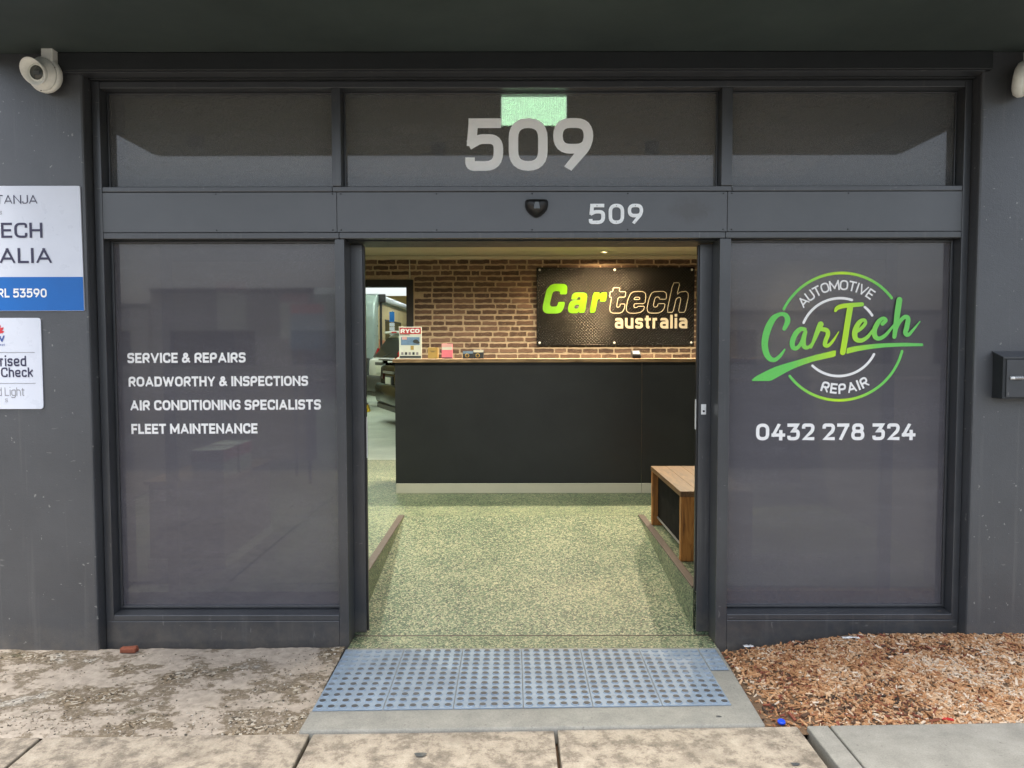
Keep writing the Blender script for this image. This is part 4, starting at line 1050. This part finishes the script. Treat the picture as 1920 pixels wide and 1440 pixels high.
# sign board on the brick wall
SY = BY - .030
t = thing('sign_board', (1.19, SY, 1.549), 'black quilted sign board with lime and white business name on the brick wall', 'sign')
box('panel', .284, 2.093, SY, BY - .012, 1.549, 2.445, 'quilted_black', t, .004)
for x in (.318, 1.178, 2.062):
    for z in (1.583, 2.417): lathe('screw', [(0, 0), (.014, 0), (.013, .005), (0, .007)], 'brushed_metal', t, axis_matrix(Vector((x, SY, z)), (0, -1, 0)), 12)
SS = 1.809 / 1815
def TS(u, v, y): return (.284 + (u - 42) * SS, y, 2.445 - (v - 48) * .896 / 895)
gC = [(390, 355), (395, 275), (385, 250), (355, 235), (240, 235), (200, 250), (165, 285), (150, 320), (112, 490), (112, 530), (130, 560), (165, 573), (280, 573), (320, 560), (345, 530), (360, 490), (368, 440), (290, 440), (285, 470), (270, 492), (215, 495), (197, 480), (196, 455), (222, 350), (235, 325), (260, 317), (300, 318), (312, 330), (310, 355)]
ga = [(440, 412), (450, 360), (480, 335), (590, 335), (618, 350), (624, 385), (597, 565), (530, 565), (533, 545), (510, 570), (440, 570), (410, 555), (403, 520), (415, 460), (440, 430), (490, 420), (545, 418), (548, 395), (540, 385), (520, 385), (508, 398), (506, 412)]
gah = [(535, 470), (500, 472), (478, 485), (472, 510), (485, 520), (510, 518), (528, 505)]
gr_ = [(695, 332), (765, 332), (762, 360), (790, 335), (845, 330), (850, 360), (838, 437), (770, 437), (775, 405), (750, 410), (740, 430), (715, 565), (650, 565)]
gt = [(925, 280), (1000, 280), (990, 325), (1068, 325), (1060, 388), (980, 388), (962, 490), (968, 502), (985, 502), (1000, 492), (1005, 465), (1060, 465), (1050, 520), (1030, 555), (1000, 570), (920, 570), (890, 555), (882, 520), (905, 388), (880, 388), (888, 325), (915, 325)]
ge = [(1120, 350), (1150, 328), (1200, 322), (1265, 325), (1293, 345), (1298, 385), (1287, 462), (1165, 462), (1160, 495), (1170, 508), (1195, 506), (1210, 492), (1285, 492), (1272, 535), (1240, 560), (1180, 572), (1110, 570), (1080, 550), (1072, 510), (1090, 420)]
geh = [(1160, 415), (1225, 415), (1228, 395), (1215, 388), (1180, 388), (1168, 398)]
gc = [(1360, 345), (1395, 325), (1500, 322), (1530, 340), (1536, 375), (1530, 412), (1455, 412), (1452, 392), (1435, 385), (1410, 390), (1400, 410), (1385, 480), (1392, 500), (1415, 502), (1432, 490), (1440, 462), (1520, 462), (1510, 515), (1485, 550), (1440, 570), (1345, 570), (1318, 550), (1312, 515), (1330, 420)]
gh = [(1608, 225), (1688, 225), (1655, 360), (1690, 330), (1760, 322), (1783, 345), (1786, 385), (1750, 562), (1672, 562), (1700, 415), (1695, 395), (1670, 392), (1645, 410), (1612, 562), (1540, 562)]
for poly, holes in ((gC, ()), (ga, (gah,)), (gr_, ())):
    bm = bmesh.new(); bm_poly(bm, chaikin(poly, .15), TS, SY - .003, [chaikin(h, .2) for h in holes]); from_bm('lettering', bm, 'lime_vinyl', t)
for poly, holes in ((gt, ()), (ge, (geh,)), (gc, ()), (gh, ())):
    bm = bmesh.new()
    for q in (poly, *holes): bm_ribbon(bm, [(u, v, 8.5) for u, v in chaikin(q, .15)], True, TS, SY - .003)
    from_bm('lettering', bm, 'cream_vinyl', t)
lettering('lettering', 'australia', 1.181, 2.014, 1.746, 1.912, SY - .003, 'cream_vinyl', t, .19)

# exit light box hanging behind the middle transom (lit) and the downlights
t = thing('exit_light', (.12, 4.17, 2.73), 'lit pale green ribbed light box behind the middle transom window', 'light box')
box('housing', -.062, .304, 4.158, 4.21, 2.728, 2.915, 'white_plastic', t, .004)
bm = bmesh.new(); nrib = 36
for i in range(nrib):
    a = -.056 + .354 * i / nrib; b = a + .354 / nrib
    vs = [bm.verts.new(p) for p in ((a, 4.157, 2.734), ((a + b) / 2, 4.150, 2.734), (b, 4.157, 2.734), (b, 4.157, 2.909), ((a + b) / 2, 4.150, 2.909), (a, 4.157, 2.909))]
    bm.faces.new((vs[0], vs[1], vs[4], vs[5])); bm.faces.new((vs[1], vs[2], vs[3], vs[4]))
from_bm('diffuser', bm, 'exit_glow', t)
tube('hanger', (.12, 4.185, 2.915), (.12, 4.185, 3.06), .008, 'alloy', t)
def added_can_light(x, y, e, c, label):  # lamps added to brighten the front of the shop
    t = thing('added_can_light', (x, y, 3.06), label, 'ceiling light', 'surface can lights added to brighten the front shop')
    lathe('can', [(.052, .0), (.055, 0), (.055, .075), (.050, .075), (.050, .012), (0, .012), (0, 0)], 'matt_black', t, axis_matrix(Vector((x, y, 3.0595)), (0, 0, -1)), 20)
    lathe('lens', [(0, .014), (.046, .014), (0, .016)], 'added_lamp_glow', t, axis_matrix(Vector((x, y, 3.0595)), (0, 0, -1)), 20)
    ld = bpy.data.lights.new('added_can_lamp', 'SPOT'); ld.energy = e; ld.color = c; ld.spot_size = R(150); ld.spot_blend = .9; ld.shadow_soft_size = .05
    lo = bpy.data.objects.new('added_can_lamp', ld); C.objects.link(lo); lo.parent = t; lo.location = (0, 0, -.085)
added_can_light(-.55, 5.75, 34, (.97, 1, .86), 'can light added to brighten the shop, left of the ramp')
added_can_light(1.05, 5.75, 32, (1, .98, .84), 'can light added to brighten the shop, above the timber bench')
added_can_light(-2.3, 5.6, 120, (.97, 1, .86), 'can light added to brighten the shop, over the display cabinet')
def downlight(x, y, e, c, size, label):
    t = thing('downlight', (x, y, 2.585), label, 'downlight', 'recessed downlights over the counter')
    lathe('ring', [(.030, 0), (.048, 0), (.048, .006), (.034, .010), (.030, .004)], 'white_plastic', t, axis_matrix(Vector((x, y, 2.5845)), (0, 0, -1)), 20)
    lathe('lens', [(0, .003), (.030, .003), (0, .0035)], 'warm_glow', t, axis_matrix(Vector((x, y, 2.5845)), (0, 0, -1)), 20)
    ld = bpy.data.lights.new('downlight_lamp', 'SPOT'); ld.energy = e; ld.color = c; ld.spot_size = R(size); ld.spot_blend = .8; ld.shadow_soft_size = .04
    lo = bpy.data.objects.new('downlight_lamp', ld); C.objects.link(lo); lo.parent = t; lo.location = (0, 0, -.02)
downlight(1.02, 8.40, 60, (1, .68, .36), 165, 'warm downlight in the ceiling just above the sign board')
downlight(-.75, 7.20, 80, (1, .87, .70), 160, 'added unseen downlight over the left end of the counter, hidden above the doorway head')  # added with the next two to brighten the counter and brick wall
downlight(.45, 7.20, 112, (1, .84, .62), 160, 'added unseen downlight over the middle of the counter, hidden above the doorway head')
downlight(1.75, 7.20, 120, (1, .82, .58), 160, 'added unseen downlight over the right end of the counter, hidden above the doorway head')

# display cabinet, cartons and posters behind the left window (dim through the film)
t = thing('display_cabinet', (-1.92, 4.7, FZ), 'low dark display cabinet with pale skirting, dim behind the left window', 'cabinet')
box('carcass', -2.14, -1.70, 4.42, 5.28, FZ + .061, .735, 'interior_wall', t, .004)
box('kick_board', -2.15, -1.69, 4.41, 5.29, FZ + .001, FZ + .06, 'card_white', t, .003)
box('worktop', -2.16, -1.68, 4.40, 5.30, .7355, .755, 'counter_wood', t, .003)
box('price_strip', -2.10, -1.72, 4.398, 4.4095, .64, .70, 'card_white', t, 0)
for k, (x0, y0) in enumerate(((-1.90, 4.46), (-1.90, 4.72))):
    c = thing('battery_carton', (x0 + .09, y0 + .1, .7555), ('near' if k == 0 else 'far') + ' white and red carton on the low cabinet behind the left window', 'carton', 'cartons on the display cabinet')
    box('carton', x0, x0 + .19, y0, y0 + .22, .7557, .93, 'card_white', c, .003); box('top_print', x0 - .001, x0 + .191, y0 - .001, y0 + .221, .86, .9295, 'card_red', c, 0)
for k, (x0, x1, y, z0, z1, m, lb) in enumerate(((-2.95, -2.66, 7.6, 1.72, 2.20, 'paper_white', 'white price poster standing farthest left behind the services window'), (-2.32, -2.04, 7.6, 1.62, 2.08, 'paper_white', 'white and red poster standing behind the services window'), (-2.10, -1.78, 7.2, 1.52, 1.95, 'card_blue', 'pale blue poster standing nearest the doorway behind the services window'))):
    c = thing('poster', ((x0 + x1) / 2, y, FZ), lb, 'poster', 'posters behind the left window')
    box('sheet', x0, x1, y, y + .012, z0, z1, m, c, 0); box('header_print', x0, x1, y - .002, y - .0005, z1 - .09, z1 - .002, 'card_red', c, 0)
    box('stand', (x0 + x1) / 2 - .015, (x0 + x1) / 2 + .015, y + .013, y + .03, FZ, z1, 'matt_black', c, 0)

# ================================================================== THE WORKSHOP BEYOND
struct(sheet('workshop_floor', -9, 6, BY + .001, 30, FZ - .003, 'workshop_concrete'))
struct(box('workshop_wall_left', -9.1, -9, BY, 30, 0, 5.2, 'yellow_wall', None, 0))
struct(box('workshop_wall_right', 6, 6.1, BY, 30, 0, 5.2, 'yellow_wall', None, 0))
struct(box('workshop_wall_back', -9, 6, 30, 30.1, 0, 3.55, 'yellow_wall', None, 0))
struct(box('workshop_wall_front', -9, -3.4, BY, BY + .1, 0, 5.2, 'cream_paint', None, 0))
struct(box('workshop_wall_front', 2.7, 6, BY, BY + .1, 0, 5.2, 'cream_paint', None, 0))
struct(box('workshop_roof', -9.1, 6.1, 8.91, 30.5, 5.2, 5.3, 'ceiling_paint', None, 0))
struct(box('workshop_wall_over_shop', -4.4, 4.6, BY + .11, BY + .2, 2.69, 5.2, 'cream_paint', None, 0))
for k, (x, y) in enumerate(((-3.2, 11.5), (-3.2, 15.5), (-2.4, 19), (-1.2, 23))):  # unseen tube lights, added to brighten the workshop
    t = thing('added_workshop_light', (x, y, 4.6), ('nearest of the unseen tube lights added over the black car', 'unseen tube light added over the white car in the workshop', 'unseen tube light added before the caravan front', 'farthest unseen tube light, added beside the caravan')[k], 'light', 'unseen tube lights added to brighten the workshop')
    box('batten', x - .08, x + .08, y - .8, y + .8, 4.63, 4.70, 'white_plastic', t, .004)
    tube('tube', (x - .04, y - .78, 4.60), (x - .04, y + .78, 4.60), .02, 'added_lamp_glow', t, 8); tube('tube', (x + .04, y - .78, 4.60), (x + .04, y + .78, 4.60), .02, 'added_lamp_glow', t, 8)
    tube('rod', (x, y, 4.70), (x, y, 5.2), .008, 'alloy', t, 6)

def wheel(parent, x, y, r, side):
    M = axis_matrix(Vector((x, y, r)), (0, side, 0))
    w = lathe('wheel', [(r * .66, -.09), (r * .94, -.10), (r, -.07), (r, .07), (r * .94, .10), (r * .66, .09)], 'tyre_rubber', parent, M, 28)
    lathe('rim', [(0, .06), (r * .2, .075), (r * .55, .06), (r * .66, .088), (r * .66, -.05), (0, -.05)], 'alloy', w, M, 20)
def loft(name, stations, mat, parent, smooth=True, cap=True):
    """stations: x and a half outline [(y, z), ...] from bottom centre to top centre; mirrored"""
    bm = bmesh.new(); rings = []
    for x, half in stations:
        full = [(y, z) for y, z in half] + [(-y, z) for y, z in reversed(half)]
        rings.append([bm.verts.new((x, y, z)) for y, z in full])
    n = len(rings[0])
    for a, b in zip(rings, rings[1:]):
        for i in range(n): bm.faces.new((a[i], a[(i + 1) % n], b[(i + 1) % n], b[i]))
    if cap: bm.faces.new(rings[0]); bm.faces.new(rings[-1][::-1])
    bmesh.ops.remove_doubles(bm, verts=bm.verts, dist=.0005); bmesh.ops.recalc_face_normals(bm, faces=bm.faces)
    o = from_bm(name, bm, mat, parent, smooth)
    md = o.modifiers.new('b', 'BEVEL'); md.width = .03; md.segments = 2; md.limit_method = 'ANGLE'; md.angle_limit = R(35)
    return o
def quad(name, pts, mat, parent, thick=.006):
    """a panel through the points, given a small thickness along its normal"""
    bm = bmesh.new(); a = [bm.verts.new(p) for p in pts]; f = bm.faces.new(a); f.normal_update(); n = f.normal.copy()
    r = bmesh.ops.extrude_face_region(bm, geom=[f])
    for g in r['geom']:
        if isinstance(g, bmesh.types.BMVert): g.co += n * thick
    bmesh.ops.recalc_face_normals(bm, faces=bm.faces)
    return from_bm(name, bm, mat, parent)
def car(name, kind, near_corner, far_corner, label):
    t = thing(name, (0, 0, 0), label, 'car')
    W = .86; paint = 'car_white' if kind == 'hatch' else 'car_black'
    def sec(hw, zb, zm, zt, zc): return [(0, zb), (hw * .90, zb), (hw, zb + .16), (hw, zm), (hw * .95, zt), (hw * .6, zc), (0, zc + .01)]
    if kind == 'hatch':
        L = 4.25
        body = [(.02, sec(.74, .42, .72, 1.02, 1.04)), (.10, sec(.82, .30, .75, 1.05, 1.07)), (.55, sec(W, .26, .78, 1.04, 1.06)), (2.6, sec(W, .22, .76, 1.0, 1.02)), (3.2, sec(W, .22, .72, .96, 1.0)), (3.95, sec(.82, .24, .66, .86, .92)), (L, sec(.70, .32, .58, .70, .74))]
        gh_ = [(.10, 1.05, .76), (.50, 1.58, .62), (.72, 1.62, .62), (2.1, 1.63, .63), (3.15, .99, .74)]
        rw = [(.12, 1.12), (.44, 1.52)]; bump_mat = 'bumper_grey'
    else:
        L = 4.5
        body = [(.02, sec(.72, .46, .70, .96, .99)), (.10, sec(.80, .30, .74, 1.0, 1.04)), (.7, sec(W, .24, .76, 1.01, 1.05)), (2.7, sec(W, .20, .74, .96, .98)), (3.4, sec(W, .20, .70, .92, .95)), (4.2, sec(.80, .22, .62, .80, .84)), (L, sec(.68, .30, .52, .64, .68))]
        gh_ = [(.62, 1.0, .76), (1.25, 1.39, .60), (1.5, 1.42, .60), (2.3, 1.42, .61), (3.2, .95, .74)]
        rw = [(.68, 1.06), (1.18, 1.36)]; bump_mat = 'car_black'
    b = loft('body', body, paint, t)
    bm = bmesh.new()
    rows = [[bm.verts.new((x, s * w, z)) for s in (1, -1)] for x, z, w in gh_]
    lo_ = [[bm.verts.new((x, s * (W * .93), 1.0)) for s in (1, -1)] for x in [min(max(g[0], gh_[0][0] + .02), gh_[-1][0] - .02) for g in gh_]]
    for i in range(len(rows) - 1):
        bm.faces.new((rows[i][0], rows[i + 1][0], rows[i + 1][1], rows[i][1]))
        for s in (0, 1): bm.faces.new((rows[i][s], rows[i + 1][s], lo_[i + 1][s], lo_[i][s]))
    bm.faces.new((rows[0][0], rows[0][1], lo_[0][1], lo_[0][0])); bm.faces.new((rows[-1][0], rows[-1][1], lo_[-1][1], lo_[-1][0]))
    bmesh.ops.recalc_face_normals(bm, faces=bm.faces)
    g = from_bm('cabin', bm, paint, t); md = g.modifiers.new('b', 'BEVEL'); md.width = .03; md.segments = 2
    def at_x(x):                                    # cabin rear slope
        (xa, za, wa), (xb, zb, wb) = gh_[0], gh_[1]; k = (x - xa) / (xb - xa); return za + (zb - za) * k, wa + (wb - wa) * k
    (x0, _), (x1, _) = rw; za, wa = at_x(x0); zb, wb = at_x(x1)
    quad('rear_window', [(x0 - .012, -wa + .05, za + .012), (x1 - .012, -wb + .05, zb + .012), (x1 - .012, wb - .05, zb + .012), (x0 - .012, wa - .05, za + .012)], 'car_glass', g)
    for s in (1, -1):
        for xa, xb in ((.62, 1.35), (1.42, 2.12)) if kind == 'hatch' else ((1.3, 1.85), (1.92, 2.5)):
            quad('side_window', [(xa, s * (W * .925 + .004), 1.06), (xb + .2, s * (W * .925 + .004), 1.05), (xb, s * .668, 1.52 if kind == 'hatch' else 1.34), (xa + .05, s * .668, 1.52 if kind == 'hatch' else 1.34)][::s], 'car_glass', g)
    xa, za, wa = gh_[-2]; xb, zb, wb = gh_[-1]
    quad('windscreen', [(xa + .10, -wa + .04, za - .05), (xa + .10, wa - .04, za - .05), (xb - .05, wb - .05, zb + .05), (xb - .05, -wb + .05, zb + .05)], 'car_glass', g)
    bp = loft('rear_bumper', [(-.07, [(0, .40), (.70, .40), (.74, .46), (.74, .60), (.70, .66), (0, .67)]), (-.02, [(0, .33), (.80, .33), (.86, .42), (.86, .62), (.82, .68), (0, .69)]), (.30, [(0, .28), (.86, .28), (.885, .40), (.885, .62), (.87, .68), (0, .69)])], bump_mat, t)
    box('lower_valance', -.04, .20, -.74, .74, .24, .335, 'bumper_grey', bp, .02)
    for s in (1, -1):
        if kind == 'hatch':
            quad('tail_lamp', [(.085, s * .58, 1.02), (.11, s * .80, 1.00), (.24, s * .775, 1.29), (.21, s * .67, 1.29)][::s], 'lamp_red', t, .045)
        else:
            quad('tail_lamp', [(-.004, s * .40, .76), (.03, s * .80, .76), (.08, s * .80, .94), (.02, s * .42, .94)][::s], 'lamp_smoked', t, .03)
        quad('head_lamp', [(L - .06, s * .48, .60), (L - .30, s * .80, .62), (L - .32, s * .78, .74), (L - .08, s * .48, .70)][::s], 'card_white', t, .03)
        box('mirror', 2.75, 2.90, s * .95 - .09, s * .95 + .09, .98, 1.12, paint, t, .03)
        for wx in (.85, L - .82): wheel(t, wx, s * (W - .09), .32, s)
    pz = (.76, .90) if kind == 'hatch' else (.66, .80)
    rc = box('plate_recess', -.006, .06, -.24, .24, pz[0] - .02, pz[1] + .02, paint if kind == 'hatch' else 'bumper_grey', t, .01)
    box('number_plate', -.014, -.0065, -.186, .186, pz[0], pz[1], 'card_white', rc, .003)
    if kind == 'hatch':
        sp = box('roof_spoiler', .34, .62, -.60, .60, 1.60, 1.655, paint, g, .02); box('brake_lamp', .332, .3395, -.14, .14, 1.612, 1.640, 'lamp_red', sp, 0)
        tube('wiper', (.10, .05, 1.10), (.20, -.34, 1.20), .012, 'black_plastic', g, 8)
        box('handle_garnish', -.012, .03, -.26, .26, .925, .985, 'bumper_grey', t, .01)
    else:
        box('boot_spoiler', -.02, .16, -.68, .68, 1.075, 1.10, 'car_black', t, .01); box('chrome_strip', -.016, .02, -.36, .36, .86, .90, 'alloy', t, .006)
        for yy in (.5, -.5): box('spoiler_foot', .02, .10, yy - .03, yy + .03, 1.02, 1.074, 'car_black', t, .004)
    # rear left corner = y +W, rear right = y -W when facing forward (+x)
    nc, fc = Vector(near_corner), Vector(far_corner); mid = (nc + fc) / 2
    across = (fc - nc).normalized(); fwd = Vector((across.y, -across.x))
    t.location = (mid.x, mid.y, FZ - .002); t.rotation_euler = (0, 0, math.atan2(fwd.y, fwd.x))
    return t
car('parked_car', 'hatch', (-2.40, 15.5), (-3.28, 17.0), 'white hatchback seen from behind, farther of the two cars in the workshop')
car('parked_car', 'sedan', (-1.76, 12.0), (-2.42, 13.6), 'black sedan tail beside the counter end, nearer of the two workshop cars')

# caravan
t = thing('caravan', (-4.8, 22.5, FZ), 'silver caravan with roll out awning behind the cars in the workshop', 'caravan')
prof = [(20.0, .75), (20.0, 2.35), (20.12, 2.70), (20.40, 2.93), (20.9, 3.00), (26.5, 3.00), (26.6, 2.9), (26.6, .62), (20.5, .62)]
prism('body', prof, -6.0, -3.62, 'van_silver', t, .05, 'X')
prism('side_panel', [(20.55, .9), (20.55, 2.55), (20.75, 2.72), (26.4, 2.72), (26.4, .9)], -3.619, -3.605, 'van_cream_reflection', t, .004, 'X')  # cream reflection on the silver side, painted on as a panel
prism('painted_reflection', [(20.57, .95), (20.57, 1.75), (26.38, 1.55), (26.38, .95)], -3.604, -3.600, 'van_orange_reflection', t, 0, 'X')  # orange reflection low on the side, painted on as a stripe
tube('awning_roll', (-3.52, 20.7, 2.86), (-3.52, 26.4, 2.86), .085, 'sign_white', t, 14)
box('awning_end', -3.62, -3.43, 20.62, 20.70, 2.75, 2.97, 'matt_black', t, .01)
box('awning_arm', -3.60, -3.55, 20.72, 20.79, .95, 2.76, 'matt_black', t, .004)
for y0, y1 in ((21.6, 22.6), (23.2, 24.6)):
    w = box('window', -3.600, -3.585, y0, y1, 1.72, 2.28, 'car_glass', t, .004); box('frame', -3.604, -3.590, y0 - .04, y1 + .04, 2.281, 2.32, 'matt_black', w, .003)
lettering('lettering', 'VA', -4.24, -3.86, 2.24, 2.36, 19.994, 'white_vinyl', t, .16)
box('front_locker', -5.8, -3.75, 19.80, 19.998, .80, 1.25, 'bumper_grey', t, .02)
lathe('marker_lamp', [(0, 0), (.035, 0), (.025, .02), (0, .025)], 'white_plastic', t, axis_matrix(Vector((-3.88, 19.999, 2.08)), (0, -1, 0)), 12)
for y in (23.0, 23.8):
    M = axis_matrix(Vector((-3.72, y, FZ + .33)), (1, 0, 0))
    w = lathe('wheel', [(.22, -.09), (.31, -.10), (.33, -.07), (.33, .07), (.31, .10), (.22, .09)], 'tyre_rubber', t, M, 28)
    lathe('rim', [(0, .06), (.07, .075), (.18, .06), (.22, .088), (.22, -.05), (0, -.05)], 'alloy', w, M, 20)
box('drawbar', -4.9, -4.7, 18.9, 20.0, .60, .72, 'matt_black', t, .01); tube('jockey_wheel_post', (-4.8, 19.0, FZ + .01), (-4.8, 19.0, .95), .03, 'alloy', t, 10)
t = thing('banner_stand', (-2.86, 18.2, FZ), 'blue and white upright banner standing in the workshop behind the white car', 'banner')
box('pole', -2.875, -2.845, 18.22, 18.25, FZ + .03, 2.40, 'alloy', t, .003); box('foot', -3.05, -2.67, 18.10, 18.36, FZ, FZ + .03, 'matt_black', t, .006)
box('blue_panel', -2.935, -2.815, 18.20, 18.219, 2.14, 2.38, 'sign_blue', t, .002)
for k in range(3): box('white_panel', -2.935, -2.815, 18.20, 18.219, 1.83 + k * .1, 1.915 + k * .1, 'sign_white', t, .002)
t = thing('wheel_chock', (-2.95, 15.3, FZ), 'yellow wheel chock on the workshop floor near the white car', 'wheel chock')
prism('wedge', [(-3.02, FZ), (-2.96, FZ + .16), (-2.93, FZ + .16), (-2.88, FZ)], 15.2, 15.4, 'safety_yellow', t, .006); box('grip', -2.98, -2.91, 15.24, 15.36, FZ + .155, FZ + .175, 'black_plastic', t, .004)
t = thing('jack_stand', (-1.62, 11.6, FZ), 'yellow and black jack stand beside the black car', 'jack stand')
prism('base', [(-1.70, FZ), (-1.64, FZ + .16), (-1.60, FZ + .16), (-1.54, FZ)], 11.5, 11.64, 'safety_yellow', t, .008); tube('post', (-1.62, 11.57, FZ + .15), (-1.62, 11.57, FZ + .24), .02, 'black_plastic', t); box('saddle', -1.66, -1.58, 11.53, 11.61, FZ + .24, FZ + .255, 'black_plastic', t, .004)

# ================================================================== BITS ON THE GROUND
def small(name, o, label, cat): return tag(o, label, cat)
t = lathe('bottle_cap', [(0, .011), (.013, .011), (.0155, .009), (.0165, 0), (.014, 0), (.013, .007), (0, .0075)], 'bottle_blue', None, Matrix.Translation((1.112, 3.06, -.016)) @ Matrix.Rotation(R(12), 4, 'X'), 20)
tag(t, 'blue plastic bottle cap at the front edge of the mulch', 'bottle cap')
bm = bmesh.new(); bm_box(bm, -1.975, -1.895, 3.735, 3.768, .004, .030, .006)
for v in bm.verts: v.co += Vector((random.uniform(-.004, .004), random.uniform(-.004, .004), random.uniform(-.004, .004)))
tag(from_bm('brick_fragment', bm, 'brick_red'), 'small red brick fragment against the left window plinth', 'brick fragment')
tag(box('plastic_shard', 1.79, 1.835, 3.075, 3.092, -.015, -.010, 'plastic_red', None, .001, Matrix.Rotation(R(-20), 3, 'Z')), 'flat red plastic shard lying in the mulch', 'shard')
def scrap(x, y, z, w, h, label, seed):
    bm = bmesh.new(); n = 5; V = []
    for j in range(3):
        V.append([bm.verts.new((x + w * (i / n - .5) + .004 * mnoise.noise(Vector((i, j, seed))), y + h * (j / 2 - .5), z + .008 * mnoise.noise(Vector((i * .9, j * .8, seed + 5))))) for i in range(n + 1)])
    for j in range(2):
        for i in range(n): bm.faces.new((V[j][i], V[j][i + 1], V[j + 1][i + 1], V[j + 1][i]))
    o = from_bm('paper_scrap', bm, 'paper_white', None, True); md = o.modifiers.new('s', 'SOLIDIFY'); md.thickness = .0012
    return tag(o, label, 'paper', 'paper scraps in the mulch')
scrap(1.70, 3.745, .078, .085, .03, 'white paper scrap at the top of the mulch below the right window', 2)
scrap(1.205, 3.80, .012, .05, .025, 'small white paper scrap by the right door post', 9)
for k, (x, y, s, lb) in enumerate(((-.35, 2.80, .022, 'dark flat gum spot on the footpath left of the middle'), (1.045, 2.73, .016, 'dark gum spot on the footpath near the new concrete'), (.855, 3.075, .012, 'dark round gum spot on the apron front edge'))):
    z = .0045 if y > 3 else -.0040
    bm = bmesh.new(); pts = [(s * (1 + .25 * math.sin(3 * a + k)) * math.cos(a), .8 * s * (1 + .2 * math.cos(2 * a)) * math.sin(a)) for a in [2 * math.pi * i / 14 for i in range(14)]]
    bm_lathe(bm, [(0, .0015)], seg=3)
    c = bm.verts.new((x, y, z + .003)); ring = [bm.verts.new((x + a, y + b, z)) for a, b in pts]
    for i in range(14): bm.faces.new((ring[i], ring[(i + 1) % 14], c))
    for v in [v for v in bm.verts if not v.link_faces]: bm.verts.remove(v)
    tag(from_bm('gum_spot', bm, 'bumper_grey', None, False), lb, 'gum', 'gum spots on the concrete')
